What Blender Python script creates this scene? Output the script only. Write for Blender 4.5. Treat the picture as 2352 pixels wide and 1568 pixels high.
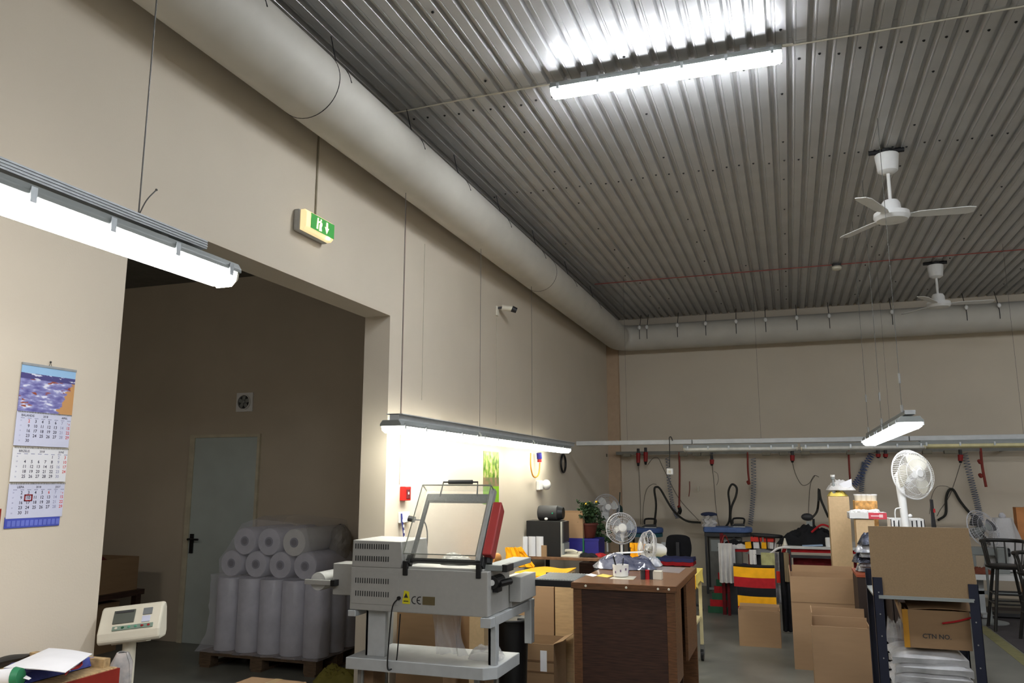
import bpy, bmesh, math, random
from mathutils import Vector, Matrix, Euler
random.seed(7)
for o in list(bpy.data.objects): bpy.data.objects.remove(o)
SC = bpy.context.scene; COL = SC.collection
# ---------------- camera ----------------
F = 1819.; TH = math.atan(316/F); PH = math.atan(639*math.cos(TH)/F); EYE = 1.6
cam = bpy.data.cameras.new('camera'); camo = bpy.data.objects.new('camera', cam); COL.objects.link(camo)
cam.sensor_width = 36; cam.lens = 36*F/2352; cam.clip_start = .05; cam.clip_end = 100
camo.location = (0, 0, EYE); camo.rotation_euler = (math.pi/2+TH, 0, PH)
SC.camera = camo
# ---------------- world and exposure ----------------
w = bpy.data.worlds.new('world'); SC.world = w; w.use_nodes = True
w.node_tree.nodes['Background'].inputs[0].default_value = (.5, .55, .6, 1)
w.node_tree.nodes['Background'].inputs[1].default_value = .02
SC.view_settings.view_transform = 'Standard'; SC.view_settings.look = 'None'
SC.view_settings.gamma = 1; SC.view_settings.use_curve_mapping = False
SC.view_settings.exposure = 0.74
LAMP = 26.0            # radiance of a lit diffuser
# ---------------- pixel -> world helpers (on real planes of the room) ----------------
def ray(px, py):
    u = px-1176; v = 784-py
    f = F*math.cos(TH)-v*math.sin(TH); z = v*math.cos(TH)+F*math.sin(TH)
    return Vector((u*math.cos(PH)-f*math.sin(PH), f*math.cos(PH)+u*math.sin(PH), z))
C0 = Vector((0, 0, EYE))
def AX(px, py, x): d = ray(px, py); return C0+d*(x/d.x)
def AY(px, py, y): d = ray(px, py); return C0+d*(y/d.y)
def AZ(px, py, z): d = ray(px, py); return C0+d*((z-EYE)/d.z)
def zat(x, y, py):
    f = y*math.cos(PH)-x*math.sin(PH); t = (784-py)/F
    return EYE+f*(math.sin(TH)+t*math.cos(TH))/(math.cos(TH)-t*math.sin(TH))
def R(a, b, c, d, y):
    """x0,x1,z0,z1 of the pixel box (left a, top b, right c, bottom d) standing in the plane at depth y"""
    p = AY(a, (b+d)/2, y); q = AY(c, (b+d)/2, y); m = (p.x+q.x)/2
    return p.x, q.x, zat(m, y, d), zat(m, y, b)
# ---------------- materials ----------------
def lin(c): return tuple(((v/255)/12.92 if v/255 <= .04045 else ((v/255+.055)/1.055)**2.4) for v in c)
MT = {}
def mat(name, c, rough=.6, metal=0, var=.06, scale=12, bump=.0, bscale=60, spec=.4, c2=None, stretch=None, sheen=0):
    if name in MT: return MT[name]
    m = bpy.data.materials.new(name); m.use_nodes = True; nt = m.node_tree; n = nt.nodes; l = nt.links
    b = n['Principled BSDF']; b.inputs['Roughness'].default_value = rough; b.inputs['Metallic'].default_value = metal
    b.inputs['Specular IOR Level'].default_value = spec
    a = lin(c); tc = n.new('ShaderNodeTexCoord'); mp = n.new('ShaderNodeMapping'); l.new(tc.outputs['Object'], mp.inputs[0])
    if stretch: mp.inputs['Scale'].default_value = stretch
    no = n.new('ShaderNodeTexNoise'); no.inputs['Scale'].default_value = scale; no.inputs['Detail'].default_value = 5
    l.new(mp.outputs[0], no.inputs['Vector'])
    r = n.new('ShaderNodeValToRGB'); l.new(no.outputs['Fac'], r.inputs[0])
    lo = lin(c2) if c2 else tuple(v*(1-var*2) for v in a); hi = a if c2 else tuple(min(1, v*(1+var)) for v in a)
    r.color_ramp.elements[0].position = .32; r.color_ramp.elements[1].position = .68
    r.color_ramp.elements[0].color = (*lo, 1); r.color_ramp.elements[1].color = (*hi, 1)
    l.new(r.outputs[0], b.inputs['Base Color'])
    if bump:
        n2 = n.new('ShaderNodeTexNoise'); n2.inputs['Scale'].default_value = bscale; l.new(mp.outputs[0], n2.inputs['Vector'])
        bp = n.new('ShaderNodeBump'); bp.inputs['Strength'].default_value = bump; bp.inputs['Distance'].default_value = .01
        l.new(n2.outputs['Fac'], bp.inputs['Height']); l.new(bp.outputs[0], b.inputs['Normal'])
    MT[name] = m; return m
def emit(name, c, s):
    m = bpy.data.materials.new(name); m.use_nodes = True; b = m.node_tree.nodes['Principled BSDF']
    b.inputs['Base Color'].default_value = (*c, 1); b.inputs['Emission Color'].default_value = (*c, 1)
    b.inputs['Emission Strength'].default_value = s; b.inputs['Roughness'].default_value = .4; return m
def clear(name, c, alpha, rough=.15, spec=1.0):
    """thin clear plastic: mostly see-through, glossy"""
    m = bpy.data.materials.new(name); m.use_nodes = True; nt = m.node_tree; n = nt.nodes; l = nt.links
    b = n['Principled BSDF']; b.inputs['Base Color'].default_value = (*lin(c), 1); b.inputs['Roughness'].default_value = rough
    b.inputs['Specular IOR Level'].default_value = spec; b.inputs['Alpha'].default_value = alpha
    no = n.new('ShaderNodeTexNoise'); no.inputs['Scale'].default_value = 25; no.inputs['Distortion'].default_value = 1.5
    bp = n.new('ShaderNodeBump'); bp.inputs['Strength'].default_value = .5; bp.inputs['Distance'].default_value = .02
    l.new(no.outputs['Fac'], bp.inputs['Height']); l.new(bp.outputs[0], b.inputs['Normal'])
    return m
WALL = mat('wall_paint', (207, 196, 178), .75, var=.02, scale=1.3, bump=.05, bscale=120)
ANX = mat('annex_paint', (190, 178, 158), .8, var=.03, scale=2, bump=.05)
PIL = mat('pilaster_paint', (190, 165, 138), .75, var=.03)
FLOOR = mat('floor_paint', (122, 121, 113), .35, var=.14, scale=2.2, bump=.04, c2=(100, 101, 94))
SHEET = mat('galvanised_sheet', (180, 180, 180), .3, .0, var=.05, scale=3, spec=.7)
DUCT = mat('duct_paint', (196, 192, 182), .6, var=.03, scale=4)
ALU = mat('aluminium', (176, 180, 182), .35, .7, var=.05, scale=30)
ZINC = mat('zinc', (150, 150, 148), .4, .6)
HOUS = mat('housing_grey', (138, 142, 140), .5, var=.02)
WHITE = mat('white_plastic', (226, 226, 224), .45, var=.02)
OFFW = mat('offwhite_plastic', (214, 208, 190), .45, var=.02)
BLACK = mat('black_plastic', (24, 24, 26), .45, var=.05)
DGREY = mat('dark_grey', (52, 52, 54), .5)
STEELK = mat('wire_rope', (92, 90, 86), .5, .4)
MGREY = mat('machine_paint', (168, 167, 163), .5, var=.02, scale=30, bump=.03, bscale=300)
MGRE2 = mat('frame_paint', (184, 187, 188), .45, var=.04)
CARD = mat('cardboard', (160, 129, 97), .85, var=.02, scale=5, bump=.03, stretch=(1, 1, 6))
CARD2 = mat('cardboard_dull', (140, 112, 82), .85, var=.03, scale=5, stretch=(1, 1, 6))
CARD3 = mat('chipboard', (206, 178, 138), .7, var=.03, scale=50)
HARD = mat('hardboard', (142, 118, 88), .7, var=.05, scale=160)
OSB = mat('strand_board', (178, 150, 108), .7, var=.2, scale=40, stretch=(1, 3, 1))
WOODD = mat('dark_veneer', (62, 38, 28), .5, var=.3, scale=6, stretch=(1.5, 1.5, 26))
WOODR = mat('red_veneer', (104, 70, 45), .38, var=.2, scale=8, stretch=(2, 2, 14))
WOODT = mat('top_veneer', (136, 100, 74), .25, var=.14, scale=5, stretch=(3, 12, 3))
PALW = mat('pallet_wood', (98, 80, 62), .85, var=.18, scale=14, stretch=(1, 8, 8))
RED = mat('red_paint', (138, 38, 26), .45, var=.1)
REDC = mat('red_cloth', (165, 24, 30), .9, var=.1, scale=20)
DRED = mat('dark_red_cloth', (96, 12, 18), .9, var=.15, scale=20)
REDP = mat('red_plastic', (150, 30, 32), .4)
YEL = mat('yellow_cloth', (240, 172, 12), .85, var=.06, scale=12)
YELP = mat('pale_yellow_cover', (240, 216, 110), .5, var=.05)
GRN = mat('green_cloth', (38, 84, 58), .9)
BLKC = mat('black_cloth', (20, 20, 24), .95, var=.2)
NAVY = mat('navy_cloth', (44, 48, 74), .8, var=.3, scale=25)
BLUE = mat('blue_cloth', (92, 116, 166), .85, var=.08)
BLU2 = mat('royal_blue_plastic', (42, 40, 130), .5)
TEAL = mat('teal_paint', (36, 92, 104), .5)
WCL = mat('white_cloth', (206, 203, 200), .85, var=.06, bump=.2, bscale=12)
CREAM = mat('cream_enamel', (216, 204, 158), .45, var=.04)
RACK = mat('rack_blue_black', (24, 28, 46), .45)
FOIL = mat('foil_bag', (232, 232, 236), .14, .1, c2=(120, 124, 138), var=.25, scale=18, bump=.6, bscale=20)
PAPER = mat('paper', (222, 222, 226), .8, var=.02)
LEAF = mat('leaf', (42, 66, 34), .7, var=.3)
STOOL = mat('stool_wood', (34, 32, 30), .4, var=.1)
DOOR = mat('door_paint', (186, 196, 192), .5, var=.04, scale=3)
ROLL = mat('film_roll', (196, 196, 206), .3, var=.07, scale=9, bump=.1)
ROLLE = mat('film_roll_end', (160, 160, 172), .5, var=.12, scale=30)
GASK = mat('yellow_paint', (128, 124, 86), .6, var=.1)
FILM = clear('stretch_film', (225, 225, 238), .22, .06)
ACRY = clear('acrylic', (205, 208, 200), .13, .08, .6)
BAGP = clear('clear_bag', (225, 225, 230), .25, .12)
GUARD = mat('fan_wire', (200, 200, 206), .4)
LIT = emit('lit_diffuser', (1, .98, .95), LAMP)
LITC = emit('fill_diffuser_cool', (.93, .965, 1), LAMP)
LITG = emit('lit_diffuser_warm', (1, .99, .86), LAMP*.38); LITG1 = emit('lit_diffuser_first', (1, .99, .88), LAMP*.85); LITH = emit('lit_diffuser_pair', (.95, .97, 1), LAMP*.36); LITT = emit('fill_diffuser_ceiling', (.91, .95, 1), LAMP*1.7)
CAPG = emit('end_cap_warm', (1, .99, .86), 3.); CAPC = emit('end_cap_cool', (.95, .97, 1), 4.)
UNLIT = mat('unlit_diffuser', (208, 208, 202), .4)
# ---------------- geometry collector ----------------
_tc = {}
def text_mesh(s, size):
    k = (s, size)
    if k not in _tc:
        c = bpy.data.curves.new('t', 'FONT'); c.body = s; c.size = size; c.align_x = 'CENTER'; c.align_y = 'CENTER'
        c.resolution_u = 2; c.offset = size*.018
        o = bpy.data.objects.new('t', c); COL.objects.link(o)
        bpy.context.view_layer.update()
        me = o.evaluated_get(bpy.context.evaluated_depsgraph_get()).to_mesh()
        _tc[k] = ([tuple(v.co) for v in me.vertices], [tuple(p.vertices) for p in me.polygons])
        bpy.data.objects.remove(o); bpy.data.curves.remove(c)
    return _tc[k]
def cat(pts, n=5):
    P = [Vector(p) for p in pts]
    if len(P) < 3: return P
    P = [P[0]*2-P[1]]+P+[P[-1]*2-P[-2]]; out = []
    for i in range(1, len(P)-2):
        a, b, c, d = P[i-1:i+3]
        for k in range(n):
            t = k/n
            out.append(.5*((2*b)+(c-a)*t+(2*a-5*b+4*c-d)*t*t+(3*b-a-3*c+d)*t**3))
    out.append(P[-2]); return out
class G:
    def __init__(s, T=None): s.v = []; s.f = []; s.T = T
    def add(s, v, f):
        o = len(s.v); T = s.T
        s.v += [tuple(T @ Vector(p)) if T else tuple(p) for p in v]; s.f += [tuple(i+o for i in q) for q in f]; return s
    def box(s, x0, y0, z0, x1, y1, z1):
        x0, x1 = min(x0, x1), max(x0, x1); y0, y1 = min(y0, y1), max(y0, y1); z0, z1 = min(z0, z1), max(z0, z1)
        return s.add([(x0, y0, z0), (x1, y0, z0), (x1, y1, z0), (x0, y1, z0), (x0, y0, z1), (x1, y0, z1), (x1, y1, z1), (x0, y1, z1)],
              [(3, 2, 1, 0), (4, 5, 6, 7), (0, 1, 5, 4), (1, 2, 6, 5), (2, 3, 7, 6), (3, 0, 4, 7)])
    def cyl(s, p, q, r, r2=None, n=12, cap=True):
        p = Vector(p); q = Vector(q); d = (q-p).normalized(); r2 = r if r2 is None else r2
        a = d.orthogonal().normalized(); b = d.cross(a); v = []
        for c, rr in ((p, r), (q, r2)):
            for i in range(n):
                t = 2*math.pi*i/n; v.append(c+(a*math.cos(t)+b*math.sin(t))*rr)
        f = [(i, (i+1) % n, n+(i+1) % n, n+i) for i in range(n)]
        if cap: f += [tuple(range(n-1, -1, -1)), tuple(range(n, 2*n))]
        return s.add(v, f)
    def tube(s, pts, r, n=6, smooth=True):
        P = cat(pts) if smooth else [Vector(p) for p in pts]; v = []; a = None
        for i, p in enumerate(P):
            d = (P[min(i+1, len(P)-1)]-P[max(i-1, 0)]).normalized()
            a = (a-d*a.dot(d)).normalized() if a is not None and (a-d*a.dot(d)).length > 1e-4 else d.orthogonal().normalized()
            b = d.cross(a)
            for k in range(n): t = 2*math.pi*k/n; v.append(p+(a*math.cos(t)+b*math.sin(t))*r)
        f = [(i*n+k, i*n+(k+1) % n, (i+1)*n+(k+1) % n, (i+1)*n+k) for i in range(len(P)-1) for k in range(n)]
        f += [tuple(range(n-1, -1, -1)), tuple(range((len(P)-1)*n, len(P)*n))]
        return s.add(v, f)
    def lathe(s, c, prof, n=20, ax=(0, 0, 1)):
        c = Vector(c); d = Vector(ax).normalized(); a = d.orthogonal().normalized(); b = d.cross(a)
        v = [c+d*z+(a*math.cos(2*math.pi*i/n)+b*math.sin(2*math.pi*i/n))*max(r, 1e-4) for r, z in prof for i in range(n)]
        m = len(prof)
        f = [(j*n+i, j*n+(i+1) % n, (j+1)*n+(i+1) % n, (j+1)*n+i) for j in range(m-1) for i in range(n)]
        f += [tuple(range(n-1, -1, -1)), tuple(range((m-1)*n, m*n))]
        return s.add(v, f)
    def ell(s, c, r, n=14, m=8, noise=0, seed=1):
        rnd = random.Random(seed); v = []; c = Vector(c)
        for j in range(m+1):
            t = math.pi*j/m
            for i in range(n):
                u = 2*math.pi*i/n; k = 1+rnd.uniform(-noise, noise)
                v.append(c+Vector((r[0]*math.sin(t)*math.cos(u), r[1]*math.sin(t)*math.sin(u), -r[2]*math.cos(t)))*k)
        f = [(j*n+i, j*n+(i+1) % n, (j+1)*n+(i+1) % n, (j+1)*n+i) for j in range(m) for i in range(n)]
        return s.add(v, f)
    def prism(s, poly, ax, a, b):
        def P(u, w, t): return {'x': (t, u, w), 'y': (u, t, w), 'z': (u, w, t)}[ax]
        n = len(poly); v = [P(u, w, a) for u, w in poly]+[P(u, w, b) for u, w in poly]
        return s.add(v, [tuple(range(n-1, -1, -1)), tuple(range(n, 2*n))]+[(i, (i+1) % n, n+(i+1) % n, n+i) for i in range(n)])
    def sheet(s, fn, nu, nv, th=.004):
        """surface fn(u,v) given a real thickness"""
        P = [[Vector(fn(i/nu, j/nv)) for i in range(nu+1)] for j in range(nv+1)]
        W = nu+1; top = []; bot = []
        for j in range(nv+1):
            for i in range(nu+1):
                du = P[j][min(i+1, nu)]-P[j][max(i-1, 0)]; dv = P[min(j+1, nv)][i]-P[max(j-1, 0)][i]
                nn = du.cross(dv); nn = nn.normalized() if nn.length > 1e-9 else Vector((0, 0, 1))
                top.append(P[j][i]); bot.append(P[j][i]-nn*th)
        N = len(top); f = []
        for j in range(nv):
            for i in range(nu):
                a = j*W+i; f += [(a, a+1, a+W+1, a+W), (N+a+W, N+a+W+1, N+a+1, N+a)]
        for i in range(nu): f += [(N+i, N+i+1, i+1, i), (nv*W+i, nv*W+i+1, N+nv*W+i+1, N+nv*W+i)]
        for j in range(nv): f += [(j*W, (j+1)*W, N+(j+1)*W, N+j*W), (N+j*W+nu, N+(j+1)*W+nu, (j+1)*W+nu, j*W+nu)]
        return s.add(top+bot, f)
    def torus(s, c, ax, Rr, r, n=24, k=6, sy=1):
        d = Vector(ax).normalized(); a = d.orthogonal().normalized(); b = d.cross(a); c = Vector(c); v = []
        for i in range(n):
            t = 2*math.pi*i/n; e = a*math.cos(t)+b*math.sin(t)*sy
            for j in range(k):
                u = 2*math.pi*j/k; v.append(c+e*(Rr+r*math.cos(u))+d*r*math.sin(u))
        return s.add(v, [(i*k+j, ((i+1) % n)*k+j, ((i+1) % n)*k+(j+1) % k, i*k+(j+1) % k) for i in range(n) for j in range(k)])
    def text(s, t, size, o, u, w, sx=1):
        v, f = text_mesh(t, size); o = Vector(o); u = Vector(u); w = Vector(w)
        return s.add([o+u*p[0]*sx+w*p[1] for p in v], f)
    def build(s, name, m, parent=None, smooth=False, bevel=0, label=None, kind=None):
        me = bpy.data.meshes.new(name); off = Vector((0, 0, 0)); p = parent
        while p: off += p.location; p = p.parent
        me.from_pydata([tuple(Vector(v)-off) for v in s.v], [], s.f); me.validate()
        bm = bmesh.new(); bm.from_mesh(me); bmesh.ops.recalc_face_normals(bm, faces=bm.faces); bm.to_mesh(me); bm.free()
        if smooth:
            me.polygons.foreach_set('use_smooth', [True]*len(me.polygons)); me.set_sharp_from_angle(angle=math.radians(38))
        for q in (m if isinstance(m, (list, tuple)) else [m]): me.materials.append(q)
        o = bpy.data.objects.new(name, me); COL.objects.link(o); o.parent = parent
        if bevel:
            b = o.modifiers.new('b', 'BEVEL'); b.width = bevel; b.segments = 2; b.limit_method = 'ANGLE'
        if label: o['label'] = label
        if kind: o['kind'] = kind
        return o
def recentre(o):
    me = o.data; n = len(me.vertices); xs = [v.co for v in me.vertices]
    c = Vector((sum(v.x for v in xs)/n, sum(v.y for v in xs)/n, min(v.z for v in xs)))
    me.transform(Matrix.Translation(-c)); o.location = o.location+c
def tag(o, label, cat_, group=None, kind=None):
    if o.type == 'MESH' and o.parent is None and not o.children: recentre(o)
    o['label'] = label; o['category'] = cat_
    if group: o['group'] = group
    if kind: o['kind'] = kind
    return o
def thing(name, label, cat_, loc=(0, 0, 0), group=None):
    o = bpy.data.objects.new(name, None); COL.objects.link(o); o.location = loc; o.empty_display_size = .1
    return tag(o, label, cat_, group)
def struct(o):
    o['kind'] = 'structure'; return o
def clone(o, delta=(0, 0, 0), label=None, parent=None, rz=0):
    c = o.copy(); COL.objects.link(c); c.parent = parent
    if parent is None:
        c.location = o.location+Vector(delta); c.rotation_euler.z += rz
        if label: c['label'] = label
    for k in o.children: clone(k, parent=c)
    return c
def rot(c, ax, deg): c = Vector(c); return Matrix.Translation(c) @ Matrix.Rotation(math.radians(deg), 4, ax) @ Matrix.Translation(-c)
BX = -2.75; BY = 12.8; CZ = 4.2
# ======================= STRUCTURE =======================
struct(G().box(-8.2, -5, -.1, 8, 13, 0).build('floor', FLOOR))
# left wall with the wide doorless opening (y 2.68..5.17, up to z 2.80)
wl = G(); T = .21
wl.box(BX-T, -5, 0, BX, 2.68, 4.35); wl.box(BX-T, 5.17, 0, BX, 13, 4.35); wl.box(BX-T, 2.68, 2.80, BX, 5.17, 4.35)
struct(wl.build('wall_left', WALL))
struct(G().box(BX, BY, 0, 8, BY+.2, 4.35).build('wall_back', WALL))
struct(G().box(8, -5, 0, 8.2, 13, 4.35).build('wall_right', WALL))
struct(G().box(BX, -5.2, 0, 8, -5, 4.35).build('wall_front', WALL))
struct(G().box(BX, 12.70, 0, BX+.19, BY, 3.9).build('trim_1', PIL))
# annex room beyond the opening
ax = G(); ax.box(-8.2, 6.75, 0, -5.86, 6.9, 3.8); ax.box(-5.0, 6.75, 0, BX-T, 6.9, 3.8); ax.box(-5.86, 6.75, 2.05, -5.0, 6.9, 3.8)
struct(ax.build('wall_annex_end', ANX))
struct(G().box(-8.4, -1, 0, -8.2, 6.9, 3.8).build('wall_annex_left', ANX))
struct(G().box(-8.2, -1.2, 0, BX-T, -1, 3.8).build('wall_annex_front', ANX))
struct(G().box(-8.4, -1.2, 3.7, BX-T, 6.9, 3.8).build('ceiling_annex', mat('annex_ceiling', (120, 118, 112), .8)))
# corrugated ceiling: every sheet an object of its own
ce = struct(G().box(BX-.2, -5, 4.25, 8.2, 13, 4.35).build('ceiling', mat('ceiling_deck', (90, 90, 88), .7)))
P = .116; H = .028
def sheet_mesh(nrib, y0, y1, dz):
    v = []; f = []; xs = [(0, 0), (.008, 0), (.010, .003), (.012, 0), (.070, 0), (.083, H), (.103, H)]
    prof = []
    for i in range(nrib): prof += [(i*P+a, b) for a, b in xs]
    prof.append((nrib*P, 0)); n = len(prof)
    for y in (y0, y1):
        for a, b in prof: v.append((a, y, b+dz))
    for y in (y0, y1):
        for a, b in prof: v.append((a, y, b+dz+.0015))
    for i in range(n-1): f += [(i, i+1, n+i+1, n+i), (2*n+n+i, 2*n+n+i+1, 2*n+i+1, 2*n+i), (i, 2*n+i, 2*n+i+1, i+1), (n+i+1, 3*n+i+1, 3*n+i, n+i)]
    me = bpy.data.meshes.new('metal_sheet'); me.from_pydata(v, [], f); me.materials.append(SHEET); return me
ROWS = [(-5, 0.2, .006), (0.16, 4.75, .002), (4.71, 8.6, 0), (8.56, 12.8, .003)]
for r_, (y0, y1, dz) in enumerate(ROWS):
    me = sheet_mesh(8, y0, y1, dz)
    for k in range(12):
        o = bpy.data.objects.new('metal_sheet', me); COL.objects.link(o); o.parent = ce; o.location = (BX+.02+k*8*P, 0, CZ)
# screws (a few pixels each): joined
sc = G()
def screw(x, y): sc.cyl((x, y, CZ+.004), (x, y, CZ-.008), .006, n=6); sc.cyl((x, y, CZ+.0), (x, y, CZ-.003), .009, n=8)
for y in (.9, 2.1, 3.4, 4.93, 6.6, 8.3, 9.9, 11.4):
    for i in range(0, 60):
        if y in (4.93, 6.6) or (i*7+int(y*3)) % 13 == 0: screw(BX+.02+i*P+.04+random.uniform(-.01, .01), y+random.uniform(-.03, .03))
for k in range(10):
    for j in range(30): screw(BX+.02+k*8*P+.5*.08, .4+j*.83) if j < 15 else None
sc.build('screw', BLACK, ce, kind='stuff')
# ---------------- annex door, vent ----------------
d = G().box(-5.80, 6.73, .0, -5.03, 6.77, 2.02).build('door_1', DOOR, bevel=.004); struct(d)
FRM = mat('frame_tan', (200, 192, 168), .6)
for q_ in ((-5.86, 6.72, 0, -5.80, 6.78, 2.02), (-5.03, 6.72, 0, -5.00, 6.78, 2.02), (-5.86, 6.72, 2.02, -5.00, 6.78, 2.05)): G().box(*q_).build('door_frame', FRM, d)
h = G(); hz = zat(-5.74, 6.7, 1240); h.box(-5.775, 6.715, hz-.13, -5.735, 6.731, hz+.06); h.build('handle_plate', BLACK, d)
G().cyl((-5.755, 6.72, hz+.01), (-5.755, 6.66, hz+.01), .011, n=8).cyl((-5.76, 6.665, hz+.01), (-5.63, 6.665, hz+.01), .010, n=8).build('handle', BLACK, d)
x0, x1, z0, z1 = R(545, 902, 582, 945, 6.75); cx, cz = (x0+x1)/2, (z0+z1)/2
vt = thing('wall_vent', 'small square white extractor vent high on the dim annex wall', 'vent', (cx, 6.75, z0))
g = G().box(x0, 6.735, z0, x1, 6.75, z1); g.lathe((cx, 6.737, cz), [(.078, 0), (.078, .02), (.07, .02), (.07, .002)], 24, (0, -1, 0)); g.build('frame', WHITE, vt)
G().lathe((cx, 6.734, cz), [(.066, 0), (.066, .002)], 24, (0, -1, 0)).build('opening', DGREY, vt)
g = G()
for k in range(5):
    g.T = rot((cx, 6.728, cz), 'Y', k*72); g.box(cx-.018, 6.724, cz+.012, cx+.018, 6.728, cz+.062)
g.T = None; g.lathe((cx, 6.73, cz), [(.018, 0), (.014, .012)], 12, (0, -1, 0)); g.build('impeller', HOUS, vt)
# ======================= DUCTS =======================
DR = .205; DX = -2.49; DZ = 3.835; DYB = 12.5
dt = thing('air_duct', 'long cream round air duct running along left wall and round the far corner', 'duct', (DX, 4, DZ-DR))
cuts = [-5, -.9, 3.62, 8.1, DYB-.26]
for a, b in zip(cuts, cuts[1:]):
    G().cyl((DX, a, DZ), (DX, b, DZ), DR, n=40, cap=False).build('duct_section', DUCT, dt, smooth=True)
el = G(); n = 40; pr = []
for i in range(7):
    t = math.pi/2*i/6; c = Vector((DX+.26-.26*math.cos(t), DYB-.26+.26*math.sin(t), DZ)); rad = Vector((-math.cos(t), math.sin(t), 0))
    pr += [c+(rad*math.cos(2*math.pi*k/n)+Vector((0, 0, 1))*math.sin(2*math.pi*k/n))*DR for k in range(n)]
el.add(pr, [(i*n+k, i*n+(k+1) % n, (i+1)*n+(k+1) % n, (i+1)*n+k) for i in range(6) for k in range(n)])
el.build('duct_elbow', DUCT, dt, smooth=True)
for a, b in ((DX+.26, -1.0), (-1.0, 2.5), (2.5, 8)):
    G().cyl((a, DYB, DZ), (b, DYB, DZ), DR, n=40, cap=False).build('duct_section', DUCT, dt, smooth=True)
for y in (3.62, 8.1): G().torus((DX, y, DZ), (0, 1, 0), DR, .003, 48, 6).build('joint_band', DGREY, dt, smooth=True)
for y in (2.95, 3.75, 4.75, 5.6, 6.6, 7.7, 9, 10.3):
    g = G(); g.tube([(DX+.05, y, CZ-.0), (DX+.10, y, DZ+DR*.88), (DX+DR*.83, y, DZ+DR*.57), (DX+DR*.99, y, DZ+DR*.2)], .0035, 6)
    g.build('hanger_strap', DGREY, dt)
for px in (1468, 1485, 1555, 1620, 1690, 1758, 1830, 1905, 2050, 2222, 2298):
    x = AY(px, 735, DYB-DR).x
    G().tube([(x, DYB-.02, CZ), (x, DYB-DR*.9, DZ+DR*.55), (x, DYB-DR*1.01, DZ+.02), (x, DYB-DR*1.0, DZ-.06)], .005, 6).build('hanger_strap', DGREY, dt)
    G().ell((x, DYB-DR*1.05, DZ+DR*.62), (.026, .022, .034), 10, 6).build('hanger_clip', WHITE, dt, smooth=True)
# ======================= LIGHT FITTINGS =======================
def fitting(name, label, c, along, L, lit, group=None, w=.13, hh=.085, clips=5, trunk=None, cap=None):
    """weatherproof tube fitting; c = centre of lens underside, along 'x' or 'y'"""
    c = Vector(c); t = thing(name, label, 'light', c, group); ax = Vector((1, 0, 0)) if along == 'x' else Vector((0, 1, 0))
    sd = Vector((0, 1, 0)) if along == 'x' else Vector((1, 0, 0))
    def P(a, s, z): return c+ax*a+sd*s+Vector((0, 0, z))
    def loft(secs):
        g = G(); n = len(secs[0][1]); v = []
        for a, pr in secs: v += [P(a, s, z) for s, z in pr]
        f = [(i*n+k, i*n+(k+1) % n, (i+1)*n+(k+1) % n, (i+1)*n+k) for i in range(len(secs)-1) for k in range(n)]
        f += [tuple(range(n)), tuple(range((len(secs)-1)*n, len(secs)*n))]
        return g.add(v, f)
    W = w/2; lens = [(-W, .045), (-W*.92, .018), (-W*.6, 0), (W*.6, 0), (W*.92, .018), (W, .045)]
    e = L/2; sm = [(s*.86, .045-(.045-z)*.75) for s, z in lens]
    loft([(-e, sm), (-e+.03, lens), (e-.03, lens), (e, sm)]).build('diffuser', lit, t, smooth=True)
    for s_ in (-1, 1):
        cp = [(s*1.02, .045-(.045-z)*1.05) for s, z in lens]
        loft([(s_*(e-.012), cp), (s_*(e+.004), [(s*.9, .045-(.045-z)*.8) for s, z in lens])]).build('end_cap', cap or OFFW, t, smooth=True)
    bod = [(-W*1.06, .045), (-W*1.06, .058), (-W*.8, hh), (W*.8, hh), (W*1.06, .058), (W*1.06, .045)]
    loft([(-e-.006, bod), (e+.006, bod)]).build('housing', HOUS, t, bevel=.003)
    for k in range(clips):
        a = -e+.05+(L-.1)*k/(clips-1)
        for s_ in (-1, 1):
            q = G(); p0 = P(a-.009, s_*W*1.08, .026); p1 = P(a+.009, s_*W*1.17, .066)
            q.box(*p0, *p1); q.build('clip', ALU, t)
    if name == 'tube_light' and c.z > 4:
        for k in (-.35, .35): p0 = P(k*L-.02, -.015, hh-.002); p1 = P(k*L+.02, .015, CZ-c.z); G().box(*p0, *p1).build('bracket', ZINC, t)
    if trunk:
        a0, a1 = trunk; g = G(); tw = .032
        pr = [(-tw, hh+.012), (-tw, hh+.04), (tw, hh+.04), (tw, hh+.012)]
        v = []
        g = loft([(a0, pr), (a1, pr)])
        for kz in (.018, .026, .034):
            for s_ in (-1, 1): p0 = P(a0, s_*tw*1.0, hh+kz); p1 = P(a1, s_*tw*1.08, hh+kz+.004); g.box(*p0, *p1)
        g.build('mounting_rail', ALU, t)
        for k in (-.3, .3): p0 = P(k*L-.015, -.02, hh-.002); p1 = P(k*L+.015, .02, hh+.014); G().box(*p0, *p1).build('bracket', ZINC, t)
    return t
def wire(t, p, q, r=.0022, name='suspension_wire'):
    G().cyl(p, q, r, n=6).build(name, STEELK, t)
# near left, over the bench
nx = -1.75; a = AX(505, 632, nx); zb = AX(490, 650, nx).z
ye = AX(522, 632, nx).y
n1 = fitting('tube_light', 'big lit tube light nearest the camera, hanging over the bench at top left', (nx, ye-.78, zb), 'y', 1.56, LIT, w=.10, clips=7, trunk=(-.9, AX(457, 565, nx).y-(ye-.78)), hh=.078)
wy = AX(318, 495, nx).y; wz = AX(318, 495, nx).z
wire(n1, (nx, wy, wz), (nx, wy, CZ)); wire(n1, (nx, wy-1.0, wz-.02), (nx, wy-1.0, CZ))
G().tube([(nx, wy, wz), (nx+.01, wy+.015, wz+.05), (nx, wy+.06, wz+.1)], .002, 5).ell((nx, wy+.06, wz+.1), (.004, .004, .004), 6, 4).build('wire_tail', STEELK, n1)
G().cyl((nx, wy, zb+.1), (nx, wy, wz), .009, n=8).build('wire_clamp', ZINC, n1)
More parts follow.
